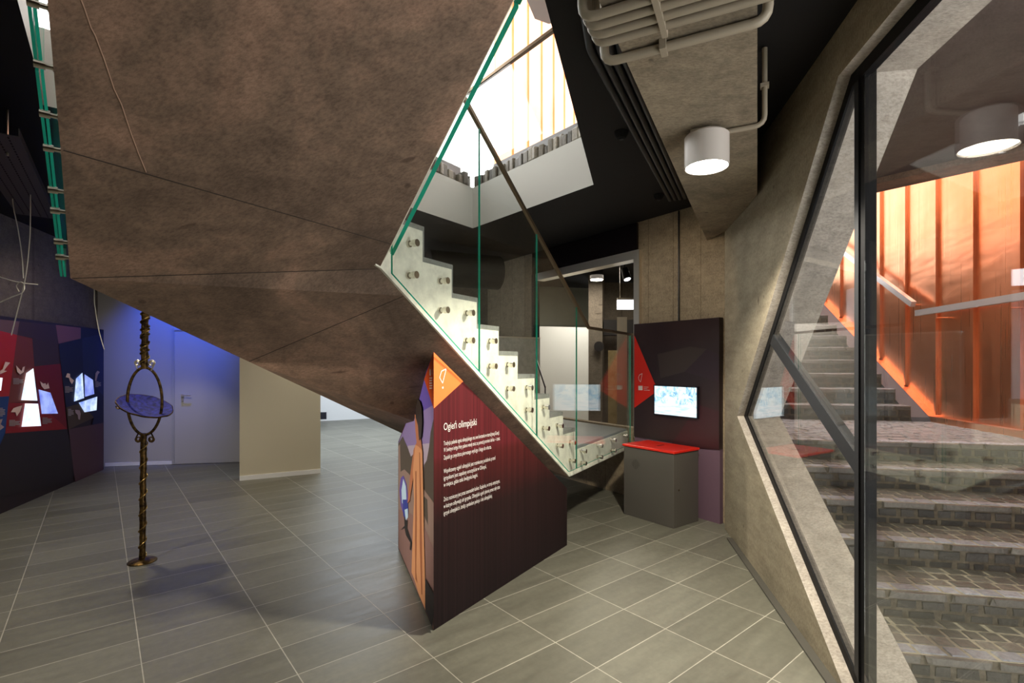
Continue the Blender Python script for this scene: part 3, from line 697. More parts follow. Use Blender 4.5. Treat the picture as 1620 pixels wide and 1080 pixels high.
for body_, y, x1 in (('Tradycja palenia ognia olimpijskiego ma swe korzenie w starożytnej Grecji.', 704.5, 790),
    ('W świętym kręgu Hery palono wtedy znicz za pomocą promieni słońca – i czasz.', 715, 791),
    ('Zapalał go zwycięzca pierwszego wyścigu i biegu do ołtarza.', 727, 777.4),
    ('Współczesny ogień olimpijski jest rozniecany podobnie przed', 748.5, 783.5),
    ('igrzyskami jest zapalany uroczyście w Olimpii,', 759.5, 769.4),
    ('w miejscu, gdzie stała świątynia bogini.', 770, 755.7),
    ('Znicz rozniecany jest przez szesnastkę kobiet. Kapłanka, w stroju antycznym,', 793, 790.7),
    ('w którym odbywają się igrzyska. Olimpijski ogień płonie przez cały czas', 804, 790.7),
    ('igrzysk olimpijskich, będąc symbolem pokoju i idei olimpijskiej.', 815, 778.7)):
    text_px(mb, body_, 702, y, x1, .036)
mb.build('body_text', M['text'], wedge)
# printed photograph on the left face
pm = {n: mat('photo_print_'+n, c, .5) for n, c in dict(violet=(.13, .085, .42), lilac=(.27, .20, .46), haze=(.45, .38, .50), tree=(.085, .065, .05), stone=(.30, .20, .17), ground=(.27, .15, .135), skin=(.48, .17, .08), dress=(.70, .32, .15), fold=(.36, .12, .05), hair=(.03, .02, .018), black=(.015, .012, .012), blue=(.03, .05, .35), glint=(.55, .75, .95)).items()}
pk = list(pm)
mb = MB(); cnt = [0]
def pp(col, pts):
    cnt[0] += 1; decal(mb, pts, wl, LNW, pk.index(col), .0012+.0006*cnt[0])
pp('violet', [(686, 556.5), (686, 690), (630.3, 740), (630.3, 700)])
pp('lilac', [(686, 640), (686, 760), (630.3, 800), (630.3, 700), (645, 664)])
pp('haze', [(686, 700), (686, 790), (645, 790), (645, 705)])
pp('tree', [(630.3, 701), (637, 690), (645, 708), (650, 722), (654, 718), (656, 800), (630.3, 812)])
pp('tree', [(686, 662), (681, 684), (679, 706), (675, 728), (671, 735), (668, 820), (686, 850)])
pp('stone', [(630.3, 706), (633, 702), (634, 760), (630.3, 765)])
pp('stone', [(630.3, 748), (640, 742), (655, 758), (668, 770), (686, 795), (686, 870), (630.3, 850)])
pp('tree', [(671, 785), (676, 790), (677, 830), (671, 815)])
pp('ground', [(630.3, 805), (650, 812), (672, 835), (686, 868), (686, 996), (630.3, 866)])
pp('violet', [(632, 775), (634, 756), (638, 752), (643, 765), (646, 790), (644, 815), (639, 815), (634, 800)])
pp('glint', [(635, 775), (638, 757), (642, 769), (643, 790), (640, 800), (636, 795)])
pp('blue', [(637, 790), (645, 790), (646, 812), (642, 826), (638, 815)])
pp('glint', [(640, 806), (645, 804), (645.5, 818), (642, 823)])
pp('black', [(639, 815), (643, 824), (645, 822), (644, 835), (649, 850), (652, 858), (650, 870), (648, 869), (649, 858), (642, 846), (640, 835), (634, 838), (640, 831)])
pp('skin', [(656, 655), (661, 657), (665, 690), (668, 712), (666, 735), (655, 735), (654, 712), (659, 700), (657, 678)])
pp('skin', [(655, 708), (659, 715), (654, 752), (648, 792), (644.5, 796), (646, 778), (650, 742)])
pp('dress', [(657, 703), (662, 706), (668, 712), (669.5, 780), (670.5, 850), (672.5, 920), (672.5, 963), (662, 938), (655, 915), (651, 905), (653, 840), (655, 790), (653, 745)])
pp('fold', [(663, 715), (664.5, 716), (666.5, 800), (667.5, 860), (668, 940), (666.5, 940), (664, 860), (664, 790)])
pp('fold', [(657, 745), (658.5, 745), (659, 830), (658, 905), (660, 922), (657, 915), (656.5, 850)])
pp('hair', [(660.5, 631), (664, 634), (667, 645), (668, 668), (666.5, 690), (663, 697), (661, 672), (657.5, 660), (658, 642)])
pp('black', [(672.5, 914), (679, 926), (686, 938), (686, 975), (683.5, 990), (673, 965)])
pp('glint', [(684, 978), (685.8, 974), (685.8, 996), (683.5, 990)]) if False else None
mb.build('printed_photograph', list(pm.values()), wedge)
mb = MB(); decal(mb, [(686, 556), (686, 646), (671, 600)], wl, LNW, 0, .018); mb.build('orange_tip', M['orange2'], wedge).data
mb = MB()
line_px(mb, [(680.5, 584), (680.5, 594)], wl, LNW, .03, .02); line_px(mb, [(683.6, 584), (683.6, 592)], wl, LNW, .008, .02)
for y in (598, 602, 606, 610, 614): line_px(mb, [(679.5, y), (683.8, y-.4)], wl, LNW, .006, .02)
mb.build('small_print', M['text'], wedge)

# ================================================================== DISPLAY BOARD + MONITOR ON END WALL
def w1(px, py, off=0.): return onp(px, py, W1(0)+M1*off, M1)
db_ = empty('display_board', W1(.5, 0), 'dark brown display board with red diamond and purple foot on the concrete wall', 'display board')
qa = (w1(1138, 600)-P1).dot(D1); qb = (w1(1003, 600)-P1).dot(D1)
mb = MB(); mb.prism([W1(qa, .715), W1(qb, .715), W1(qb, .715, .06), W1(qa, .715, .06)], (0, 0, 1.27)); mb.build('upper_board', M['panel_dark'], db_, fix=True)
mb = MB(); mb.prism([W1(qa, 0, .01), W1(qb, 0, .01), W1(qb, 0, .06), W1(qa, 0, .06)], (0, 0, .715)); mb.build('lower_board', M['mauve'], db_, fix=True)
mb = MB(); decal(mb, [(1003.6, 530), (1037, 609), (1036, 621), (1003.6, 645)], W1(0), -M1, 0, .002); mb.build('red_diamond', M['redprint'], db_)
mb = MB(); line_px(mb, [(1010, 597), (1011.5, 593), (1016, 590.5), (1015, 596), (1013.5, 604), (1011, 601)], W1(0), -M1, .005, .004, 0, True)
mb.build('torch_symbol', M['text'], db_); mb = MB()
decal(mb, [(1009.8, 610), (1016.5, 610), (1016.5, 617), (1009.8, 617)], W1(0), -M1, 0, .004)
mb.build('logo_square', M['text'], db_); mb = MB()
for y, x in ((612, 1026), (614.5, 1024), (617, 1028)): line_px(mb, [(1018.5, y), (x, y+.2)], W1(0), -M1, .004, .004)
mb.build('small_print', M['text'], db_)
mb = MB()
mb.build
decor = MB()
facet = mat('brown_facet_print', (.05, .036, .03), .3)
decal(decor, [(1040, 560), (1092, 548), (1118, 552), (1083, 588), (1045, 598)], W1(0), -M1, 0, .0015)
decor.build('printed_facet', facet, db_); decor = MB()
decal(decor, [(1083, 588), (1118, 552), (1137, 560), (1137, 604)], W1(0), -M1, 1, .0015)
decor.build('printed_facet', [facet, mat('plum_facet_print', (.032, .016, .024), .3)], db_); decor = MB()
decal(decor, [(1105, 640), (1137, 650), (1137, 711), (1060, 705)], W1(0), -M1, 2, .0015)
decor.build('printed_facet', [facet, mat('plum_facet_print', (.032, .016, .024), .3), mat('wine_facet_print', (.045, .014, .018), .3)], db_)
mon = empty('monitor', w1(1071, 634), 'flat monitor showing a bright snowy park, on the dark display board', 'monitor')
qm0 = (w1(1038.5, 634)-P1).dot(D1); qm1 = (w1(1105, 634)-P1).dot(D1); zm0 = w1(1071, 657).z; zm1 = w1(1071, 611.5).z
mb = MB(); mb.prism([W1(qm0+.012, zm0-.012, -.03), W1(qm1-.012, zm0-.012, -.03), W1(qm1-.012, zm0-.012, -.001), W1(qm0+.012, zm0-.012, -.001)], (0, 0, zm1-zm0+.024)); mb.build('case', M['screen_dark'], mon, fix=True)
def snow_mat():
    m = mat('snowy_park_picture', (0, 0, 0), .15); nt = m.node_tree; b = nt.nodes['Principled BSDF']
    v = coords(nt, scale=(1, 1, 1)); tc = N(nt, 'ShaderNodeTexCoord'); sp = N(nt, 'ShaderNodeSeparateXYZ'); nt.links.new(tc.outputs['Object'], sp.inputs[0])
    n = noise(nt, coords(nt, scale=(9, 9, 6)), 2.0, 5, .6, 1.2)
    trees = ramp(nt, n, [(.34, (.08, .30, .60)), (.44, (.45, .75, .90)), (.56, (.90, 1, 1))])
    snow = ramp(nt, noise(nt, coords(nt, scale=(3, 3, 22)), 2.0, 3), [(.35, (.55, .78, .88)), (.55, (.93, .98, 1))])
    gt = N(nt, 'ShaderNodeMapRange'); nt.links.new(sp.outputs[2], gt.inputs[0]); gt.inputs[1].default_value = -.05; gt.inputs[2].default_value = -.015
    c = mixc(nt, gt.outputs[0], snow, trees); nt.links.new(c, b.inputs['Emission Color']); b.inputs['Emission Strength'].default_value = 1.25; return m
mb = MB(); mb.face([W1(qm0, zm0, -.031), W1(qm0, zm1, -.031), W1(qm1, zm1, -.031), W1(qm1, zm0, -.031)]); mb.build('screen', snow_mat(), mon)
# conduit and joint on the end wall
mb = MB(); qc = (w1(1075, 400, .07)-P1).dot(D1); mb.tube([W1(qc, 1.99, .058), W1(qc, 3.14, .058)], .009, 8); o = mb.build('wall_conduit', M['blackpipe']); tag(o, 'thin vertical conduit on the concrete wall above the display board', 'conduit')
# red topped cabinet
ca, cb, cc, cd = V3((1.148, 5.19, 0)), V3((1.51, 4.72, 0)), V3((1.825, 4.95, 0)), V3((1.463, 5.42, 0))
cab = empty('cabinet', (ca+cc)/2, 'low grey cabinet with a glossy red lid in front of the display board', 'cabinet')
mb = MB(); mb.prism([ca, cb, cc, cd], (0, 0, .695)); cbody = mb.build('body', M['greycab'], cab, bevel=.003, fix=True)
cu_, cv_ = (cb-ca).normalized(), (cc-cb).normalized()
mb = MB(); g = .012; mb.prism([ca-cu_*g-cv_*g+EZ*.697, cb+cu_*g-cv_*g+EZ*.697, cc+cu_*g+cv_*g*.5+EZ*.697, cd-cu_*g+cv_*g*.5+EZ*.697], (0, 0, .024)); clid = mb.build('lid', M['red'], cab, bevel=.006, fix=True)
mb = MB(); lc = (ca+cb+cc+cd)/4+EZ*.722; mb.box(lc, cu_, cv_, EZ, .012, .05, .001); mb.build('handle_slot', mat('dark_red_slot', (.12, .005, .004), .4), clid)
mb = MB(); fc = onp(1005.5, 734, ca-cv_*.001, cv_)
for i in range(-4, 5):
    for j in range(-4, 5):
        if i*i+j*j <= 17: p = fc+cu_*i*.011+EZ*j*.011; mb.face([p+cu_*.0028*math.cos(t)+EZ*.0028*math.sin(t) for t in [k*math.pi/3 for k in range(6)]])
mb.build('speaker_holes', M['black'], cbody)
mb = MB(); lp = onp(1073, 775, cb, cu_); mb.tube([lp, lp+cu_*.008], .009, 14); mb.build('lock', M['chrome'], cbody, smooth=True)

# ================================================================== PORTAL AND ROOM BEHIND
pt = empty('door_2', W1(2, .8), kind='structure')
mb = MB(); mb.prism([W1(1.02, .70, .03), W1(1.10, .70, .03), W1(1.10, .70, .18), W1(1.02, .70, .18)], (0, 0, 2.13)); mb.build('door_jamb', M['steel'], pt, fix=True)
mb = MB(); mb.prism([W1(2.985, .80, .03), W1(3.03, .80, .03), W1(3.03, .80, .14), W1(2.985, .80, .14)], (0, 0, 2.03)); mb.build('door_jamb', M['frame'], pt, fix=True)
mb = MB(); mb.prism([W1(1.10, 2.73, .03), W1(2.93, 2.73, .03), W1(2.93, 2.73, .18), W1(1.10, 2.73, .18)], (0, 0, .10)); mb.build('lintel', M['steel'], pt, fix=True)
mb = MB(); mb.prism([W1(1.06, 2.83, .04), W1(3.03, 2.83, .04), W1(3.03, 2.83, .068), W1(1.06, 2.83, .068)], (0, 0, .31)); mb.build('glass_fascia', mat('black_glass', (.012, .008, .010), .06), pt, fix=True)
mb = MB(); mb.prism([W1(1.10, .56, .08), W1(2.93, .56, .08), W1(2.93, .56, .18), W1(1.10, .56, .18)], (0, 0, .235)); mb.build('threshold', M['landing'], pt, fix=True)
def atp(px, z, d): return V3(((px-CX)/F*d, d, z))
mb = MB(); mb.prism([atp(780, .0, 8.4), atp(931, 0, 8.9), atp(931, 0, 9.0), atp(780, 0, 8.5)], (0, 0, 2.17)); o = mb.build('display_wall', M['brightwhite'], fix=True); tag(o, 'plain white partition seen through the portal behind the landing', 'partition')
mb = MB(); mb.prism([atp(800, 0, 10.4), atp(960, 0, 10.9), atp(960, 0, 11.1), atp(800, 0, 10.6)], (0, 0, CZ-.01)); mb.build('wall_side_room', mat('grey_green_wall_paint', (.30, .31, .26), .6), kind='structure', fix=True)
mb = MB(); mb.prism([atp(931, 0, 9.15), atp(953, 0, 9.15), atp(956, 0, 9.6), atp(934, 0, 9.6)], (0, 0, CZ-.01)); o = mb.build('column', M['dark_wall'], fix=True); tag(o, 'square concrete column in the side room right of the white partition', 'column')
mb = MB(); mb.prism([atp(950, 0, 10.0), atp(1075, 0, 10.2), atp(1075, 0, 10.4), atp(950, 0, 10.2)], (0, 0, CZ-.01)); mb.build('wall_side_room_right', M['dark_wall'], kind='structure', fix=True)
mb = MB(); mb.prism([atp(955, 2.05, 9.2), atp(1010, 2.05, 9.2), atp(1010, 2.05, 9.5), atp(955, 2.05, 9.5)], (0, 0, .28)); o = mb.build('duct', M['black'], fix=True); tag(o, 'black box duct under the ceiling of the side room, below the white lit sign', 'duct')
mb = MB(); mb.prism([atp(962, 0, 8.2), atp(976, 0, 8.2), atp(976, 0, 8.3), atp(962, 0, 8.3)], (0, 0, 1.75)); o = mb.build('ochre_reflection', simple_noise_mat('ochre_reflection_tone', (.30, .22, .10), (.42, .33, .18), 8), fix=True); tag(o, 'narrow ochre strip behind the portal, standing in for a reflection in glass', 'reflection')  # wood-toned part of a glass reflection, built as a solid strip
mb = MB(); mb.prism([atp(976, 0, 7.2), atp(992, 0, 7.2), atp(992, 0, 7.4), atp(976, 0, 7.4)], (0, 0, 2.2)); o = mb.build('metal_reflection', M['steel'], fix=True); tag(o, 'brushed metal slab inside the portal, standing in for a reflection in glass', 'metal panel')  # metallic part of the same glass reflection, built as a solid slab
dl = empty('downlight', atp(944, CZ, 8.4), 'round glowing ceiling light in the side room behind the portal', 'ceiling light')
pz = at(944, 443, 8.4); 
mb = MB(); mb.tube([pz+EZ*.01, V3((pz.x, pz.y, CZ))], .11, 24); mb.build('housing', M['black'], dl, smooth=True)
mb = MB(); mb.tube([pz, pz+EZ*.012], .10, 24); mb.build('diffuser', M['glow'], dl)
sg = empty('lit_sign', atp(987, 2.5, 7.6), 'small blank white lit sign box hanging in the side room', 'sign')
a = at(977, 489, 7.6); b = at(1012, 474, 7.6)
mb = MB(); mb.bx((a.x, a.y, a.z), (b.x, a.y+.05, b.z)); mb.build('light_box', M['glow2'], sg)
mb = MB(); mb.bx((a.x, a.y, b.z), (b.x, a.y+.05, b.z+.03)); mb.tube([(a.x+.04, a.y+.02, b.z), (a.x+.04, a.y+.02, CZ)], .004, 6); mb.build('bracket', M['steel'], sg)
ts = empty('track_spotlight', at(990, 430, 7.4), 'black track spotlight under the side room ceiling', 'spotlight')
p = at(988, 425, 7.4); mb = MB(); mb.tube([p, p+V3((.03, -.05, -.16))], [.05, .06], 14); mb.build('head', M['black'], ts); mb = MB(); mb.tube([p+V3((.0, 0, .02)), (p.x, p.y, CZ)], .012, 8); mb.build('stem', M['black'], ts)
mb = MB(); mb.tube([p+V3((.03, -.05, -.16)), p+V3((.031, -.052, -.165))], .05, 14); mb.build('lens', M['glow2'], ts)
sp2 = empty('loudspeaker', at(946, 548, 9.1), 'small black loudspeaker fixed on the concrete column', 'loudspeaker'); p = at(946, 548, 9.1)
mb = MB(); mb.tube([p, p+V3((0, -.1, 0))], [.07, .09], 16); mb.tube([p, p+V3((0, .07, 0))], .02, 8); mb.build('cone_body', M['black'], sp2)
# black duct and pipes behind the stair
mb = MB(); mb.tube([(-1.15, 6.9, 2.85), (-.20, 7.35, 2.85)], .24, 28); o = mb.build('air_duct', M['black'], smooth=True); tag(o, 'round black air duct hanging behind the stair below the dark ceiling', 'duct')
# far handrail
fh = empty('wall_handrail', at(856, 590, 6.4), 'short dark handrail on the far side of the lower steps', 'handrail')
mb = MB(); mb.tube([at(849, 570, 6.7), at(862.5, 612, 6.3)], .012, 8); mb.build('rail', M['blackpipe'], fh); mb = MB(); mb.tube([at(862.5, 612, 6.3), V3((at(862.5, 612, 6.3).x, 6.3, .8))], .008, 8); mb.build('post', M['blackpipe'], fh)

# ================================================================== BEAM FITTINGS
lamp = empty('ceiling_lamp', (.9625, 2.5, 2.77), 'cream cylindrical downlight glowing under the concrete beam', 'ceiling light')
lx, ly, lzb = 1.02, 2.65, 2.572
mb = MB(); R = .111
prof = [(R, lzb), (R, lzb+.165), (R-.008, lzb+.17), (.0001, lzb+.17)]
mb.tube([(lx, ly, lzb+.03), (lx, ly, lzb+.031)], R-.006, 40)
mb2 = MB()
n = 48
def lathe(mb, cx, cy, prof, n=48, m=0):
    i = len(mb.v)
    for r, z in prof:
        for k in range(n): a = 2*math.pi*k/n; mb.v.append(V3((cx+r*math.cos(a), cy+r*math.sin(a), z)))
    for p in range(len(prof)-1):
        for k in range(n):
            mb.f.append((i+p*n+k, i+p*n+(k+1) % n, i+(p+1)*n+(k+1) % n, i+(p+1)*n+k)); mb.m.append(m); mb.c.append(mb.col)
lathe(mb2, lx, ly, [(R-.010, lzb+.03), (R-.006, lzb), (R, lzb), (R, lzb+.16), (R-.01, lzb+.17), (.001, lzb+.17)]); mb2.build('housing', M['lampbody'], lamp, smooth=True)
mb = MB(); mb.tube([(lx, ly, lzb+.012), (lx, ly, lzb+.02)], R-.009, 40); mb.build('diffuser', M['glow'], lamp)
lb = V3((lx-.03, ly+.0, BZ-.035)); mb = MB(); mb.box(lb, BN, BD, EZ, .05, .035, .035); mb.build('junction_box', M['conduit'], lamp, bevel=.004)
spot('lamp_light', (lx, ly, lzb-.01), (lx, ly, 0), 400, (1, .92, .76), 140, .3, .09)
def pipe(name, pts, r, m, label, group=None):
    # rounded corners
    P = [V3(p) for p in pts]; out = [P[0]]
    for a, b, c in zip(P, P[1:], P[2:]):
        k = min(.05, (b-a).length*.45, (c-b).length*.45); s = b+(a-b).normalized()*k; e = b+(c-b).normalized()*k
        for t in (0, .25, .5, .75, 1): out.append(s*(1-t)**2+b*2*t*(1-t)+e*t*t)
    out.append(P[-1]); mb = MB(); mb.tube(out, r, 14, caps=True)
    for b in P[1:-1]: pass
    o = empty(name, P[0], label, 'pipe', group); mb.build('tube', m, o, smooth=True)
    return o
for i, t in enumerate((1.70, 1.752, 1.804, 1.856)):
    o = pipe('conduit', [BM(t, -.55, 3.14), BM(t, -.55, BZ-.02), BM(t, .12 if i < 3 else .12, BZ-.02)], .0165, M['conduit'], ['outermost of the four ganged beige conduits across the beam, nearest the picture top', 'second from the top of the four ganged beige conduits across the beam', 'third from the top of the four ganged beige conduits across the beam', 'lowest of the four ganged beige conduits across the beam'][i])
o = pipe('conduit', [BM(1.985, -.55, 3.14), BM(1.985, -.55, BZ-.02), BM(1.985, .035, BZ-.02), BM(1.985, .035, 3.14)], .018, M['conduit'], 'single beige conduit crossing the beam below the group of four')
mb = MB()
for oo in (-.32,): mb.box(BM(1.985, oo, BZ-.018), BN, BD, EZ, .012, .03, .022)
mb.build('clamp', M['conduit'], o)
mb = MB(); mb.box(BM(1.78, -.30, BZ-.018), BN, BD, EZ, .010, .115, .024); o = mb.build('pipe_bracket', M['conduit']); tag(o, 'beige strap bracket holding the four ganged conduits to the beam', 'bracket')
tl = V3((lx, ly, 0)).dot(BD)+.03
o = pipe('conduit', [BM(tl, V3((lx, ly, 0)).dot(BN)+.01, BZ-.016), BM(tl, .035, BZ-.016), BM(tl, .035, 3.14)], .013, M['conduit'], 'thin beige conduit running from the beam lamp to the right and up')
mb = MB(); mb.box(BM(tl, .035, 2.95), BN, BD, EZ, .02, .02, .008); mb.build('clamp', M['conduit'], o)
for i, oo in enumerate((-.745, -.70, -.655, -.61)):
    e = 5.12-.55*0
    pipe('black_pipe', [(.02+.045*i, 1.0, 3.105), tuple(BM(2.42+.02*i, oo, 3.105)), tuple(BM(5.0+.10*i*0, oo, 3.105))], .020, M['blackpipe'], ['leftmost of four parallel black pipes on the dark ceiling', 'second from the left of four parallel black pipes on the ceiling', 'third from the left of four parallel black pipes on the ceiling', 'rightmost of four parallel black ceiling pipes, next to the concrete beam'][i], 'black ceiling pipes')
for (px, py, ds) in ((983, 213, 'nearer the stairwell opening'), (1042, 311, 'near the end wall')):
    d = (3.13-H)*F/(HY-py); p = at(px, py, d)
    o = empty('ceiling_sensor', p, 'small black round sensor on the dark ceiling '+ds, 'sensor'); mb = MB(); lathe(mb, p.x, p.y, [(.001, 3.10), (.03, 3.105), (.045, 3.13), (.05, CZ)], 20); mb.build('dome', M['black'], o, smooth=True)
    mb = MB(); mb.tube([p-EZ*.035, p-EZ*.01], .016, 12); mb.build('lens', M['frameg'], o)

# ================================================================== LEFT SIDE : EXHIBIT WALL
def lp(px, py, off=0.): return onp(px, py, PL0-NL*off, NL)
eb = empty('exhibit_wall', PL1, 'long faceted exhibit wall in red, brown and navy with glowing screens and torch pictures', 'exhibit panel')
ea = PL0-DL*1.3; ebv = PL1; EH = 2.03
mb = MB(); mb.prism([ea, ebv, ebv+NL*.12, ea+NL*.12], (0, 0, EH)); mb.build('board', mat('black_brown_print', (.022, .013, .014), .55, spec=.25), eb, fix=True)
fm = {n: mat('exhibit_'+n, c, .55, spec=.25) for n, c in dict(rose=(.14, .075, .075), roseb=(.19, .075, .11), dim=(.045, .022, .02), red=(.42, .016, .009), rust=(.17, .03, .014), wine=(.17, .006, .008), deep=(.26, .008, .006), blue=(.012, .045, .17), navy=(.008, .010, .035), navyb=(.012, .02, .07), olive=(.07, .045, .02), plum=(.085, .038, .048), black=(.018, .012, .013)).items()}
fk = list(fm); mb = MB(); fcnt = [0]
def fp(col, pts):
    fcnt[0] += 1; mb.face([lp(x/4.697, 490+y/4.697, .0012+.0006*fcnt[0]) for x, y in pts], fk.index(col))
fp('rose', [(-300, 30), (0, 70), (145, 86), (128, 187), (0, 155), (-300, 90)])
fp('dim', [(145, 86), (415, 112), (435, 252), (128, 187)])
fp('roseb', [(415, 112), (600, 133), (600, 213), (435, 252)])
fp('navy', [(600, 133), (768, 152), (768, 180), (600, 213)])
fp('red', [(-300, 90), (0, 155), (128, 187), (68, 641), (0, 645), (-300, 660)])
fp('rust', [(128, 187), (240, 212), (275, 680), (62, 690)])
fp('dim', [(240, 212), (435, 252), (450, 400), (255, 420)])
fp('wine', [(255, 420), (450, 400), (500, 885), (280, 690), (275, 600)])
fp('deep', [(62, 690), (280, 690), (500, 885), (40, 918)])
fp('blue', [(-300, 660), (0, 645), (68, 641), (38, 918), (0, 1010), (-300, 1100)])
fp('navy', [(435, 252), (610, 211), (620, 480), (480, 640)])
fp('navyb', [(610, 211), (768, 175), (768, 640), (620, 480)])
fp('navy', [(480, 640), (620, 480), (768, 640), (490, 725)])
fp('olive', [(492, 725), (600, 695), (700, 800), (510, 888)])
fp('navy', [(600, 695), (768, 640), (768, 838), (680, 855), (700, 800)])
fp('black', [(38, 918), (500, 886), (560, 1200), (520, 1290), (-60, 1400), (-20, 1050)])
fp('plum', [(510, 888), (768, 838), (768, 1190), (560, 1290)])
mb.build('printed_facets', list(fm.values()), eb)
scr_w = mat('white_screen', (0, 0, 0), .2, emit=(.82, .9, 1), es=1.35); scr_b = mat('blue_screen', (0, 0, 0), .2, emit=(.22, .32, .85), es=1.0)
def scr_noise(name, a, b, es):
    m = mat(name, (0, 0, 0), .2); nt = m.node_tree; bb = nt.nodes['Principled BSDF']; bb.inputs['Emission Strength'].default_value = es
    nt.links.new(ramp(nt, noise(nt, coords(nt), 7, 4), [(.35, a), (.65, b)]), bb.inputs['Emission Color']); return m
scr_c = scr_noise('cloudy_blue_screen', (.20, .32, .85), (.75, .9, 1.0), 1.15); scr_d = scr_noise('white_cloud_screen', (.65, .8, 1), (1, 1, 1), 1.3); scr_e = scr_noise('violet_screen', (.15, .2, .75), (.35, .45, .9), 1.1)
for m_, pts in ((scr_d, [(195, 470), (245, 435), (275, 674), (157, 670)]), (scr_d, [(186, 695), (280, 697), (302, 862), (160, 868)]), (scr_e, [(287, 592), (372, 615), (428, 770), (310, 772)]), (scr_c, [(565, 510), (610, 468), (622, 655), (550, 680)]), (scr_e, [(628, 480), (688, 520), (698, 625), (632, 645)]), (scr_c, [(585, 690), (720, 645), (715, 745), (628, 760)]), (scr_w, [(-60, 500), (16, 505), (4, 600), (-70, 590)])):
    mb = MB(); P_ = [lp(x/4.697, 490+y/4.697, .014) for x, y in pts]; mb.prism(P_, -NL*.004); mb.build('screen', m_, eb, fix=True)
torch = mat('torch_picture', (.88, .62, .50), .5)
torch2 = mat('dim_torch_picture', (.40, .28, .26), .5)
for m_, pts in ((torch, [(20, 440), (40, 385), (76, 392), (48, 425), (30, 450), (52, 455), (0, 478), (0, 455)]), (torch, [(120, 412), (138, 432), (160, 455), (170, 425), (185, 420), (176, 462), (150, 480), (128, 460)]), (torch, [(298, 530), (322, 548), (338, 545), (345, 560), (358, 540), (368, 582), (330, 590), (308, 565)]), (torch, [(80, 760), (100, 730), (128, 720), (165, 710), (150, 755), (125, 790), (115, 760)]), (torch, [(488, 500), (500, 470), (520, 475), (522, 500), (550, 525), (535, 552), (520, 530), (512, 505)]), (torch2, [(710, 470), (725, 452), (742, 462), (728, 480), (715, 530), (705, 525)]), (torch2, [(558, 742), (592, 745), (600, 770), (594, 816), (582, 812), (578, 780), (562, 765)]), (torch2, [(0, 815), (20, 810), (5, 850), (32, 870), (0, 895)])):
    mb = MB(); mb.face([lp(x/4.697, 490+y/4.697, .016) for x, y in pts]); mb.build('torch_picture', m_, eb)
cap = mat('caption_print', (.36, .29, .27), .6); mb = MB()
for x0, y0, x1, y1 in ((98, 508, 178, 555), (68, 818, 150, 866), (315, 800, 385, 850), (483, 568, 544, 618), (506, 736, 548, 790), (708, 532, 750, 576), (0, 728, 38, 795)):
    n_ = 6; 
    for k in range(n_):
        y = y0+(y1-y0)*k/n_; xe = x1-(0 if k in (1, 3, 4) else (x1-x0)*(.45 if k in (0, 5) else .12))
        mb.face([lp(a/4.697, 490+b/4.697, .016) for a, b in ((x0, y), (xe, y), (xe, y+(y1-y0)/n_*.55), (x0, y+(y1-y0)/n_*.55))])
mb.build('captions', cap, eb)

# bronze mirror stand
pb0 = fl(225, 888); ms_ = empty('mirror_stand', pb0, 'tall twisted bronze pole with an oval ring holding a tilted blue dish', 'mirror stand')
def ptop(z): return V3((pb0.x+.012*z, pb0.y, z))
mb = MB(); lathe(mb, pb0.x, pb0.y, [(.001, .022), (.03, .024), (.085, .014), (.097, .006), (.097, 0.0)], 32); mb.build('base_plate', M['iron'], ms_, smooth=True)
zc_ = 1.25; rh = .262; rwid = .120
z0r = zc_-rh; z1r = zc_+rh
def knobby(z0, z1, r, n):
    P_ = [ptop(z0+(z1-z0)*k/n)+V3((random.uniform(-.0015, .0015), 0, 0)) for k in range(n+1)]; return P_, [r*random.uniform(.9, 1.1) for _ in range(n+1)]
mb = MB(); P_, rr = knobby(.015, z0r+.01, .0215, 40); mb.tube(P_, rr, 12); mb.build('lower_pole', M['iron'], ms_, smooth=True)
mb = MB(); P_, rr = knobby(z1r-.01, CZ, .0235, 60); mb.tube(P_, rr, 12); mb.build('upper_pole', M['iron'], ms_, smooth=True)
def helix(z0, z1, R_, turns, r, ph=0):
    mb = MB(); P_ = []; n = int(turns*20)
    for k in range(n+1):
        t = k/n; z = z0+(z1-z0)*t; a = ph+2*math.pi*turns*t; c = ptop(z); P_.append(c+V3((R_*math.cos(a), R_*math.sin(a), 0)))
    mb.tube(P_, r, 6); return mb
brassw = mat('gilded_wire', (.42, .28, .09), .3, .9)
helix(.04, z0r-.02, .025, 7.5, .0042).build('wire_wrap', brassw, ms_, smooth=True)
helix(z1r+.02, CZ-.02, .028, 26, .006, 1).build('wire_wrap', M['iron'], ms_, smooth=True)
helix(z1r+.02, CZ-.02, .028, 15, .005, 3).build('wire_wrap', brassw, ms_, smooth=True)
rc = ptop(zc_); rc.x += .005; RX = V3((.98, .2, 0))
mb = MB(); mb.tube([rc+RX*rwid*math.cos(t)+EZ*rh*math.sin(t) for t in [2*math.pi*k/64 for k in range(64)]], .0105, 10, closed=True); mb.build('ring', M['iron'], ms_, smooth=True)
def scroll(c, s, up_):
    P_ = []
    for k in range(26):
        t = k/25; a = t*1.6*2*math.pi; r = .024*(1-t*.62); P_.append(c+V3((s*r*math.cos(a), 0, up_*r*math.sin(a))))
    mb = MB(); mb.tube([c+V3((-s*.03+s*.024, 0, -up_*.06))]+P_, .0052, 8); return mb
for s in (-1, 1):
    scroll(rc+V3((s*.055, 0, rh+.035)), s, 1).build('scroll', M['steel'], ms_, smooth=True)
    scroll(rc+V3((s*.05, 0, -rh-.035)), s, -1).build('scroll', M['iron'], ms_, smooth=True)
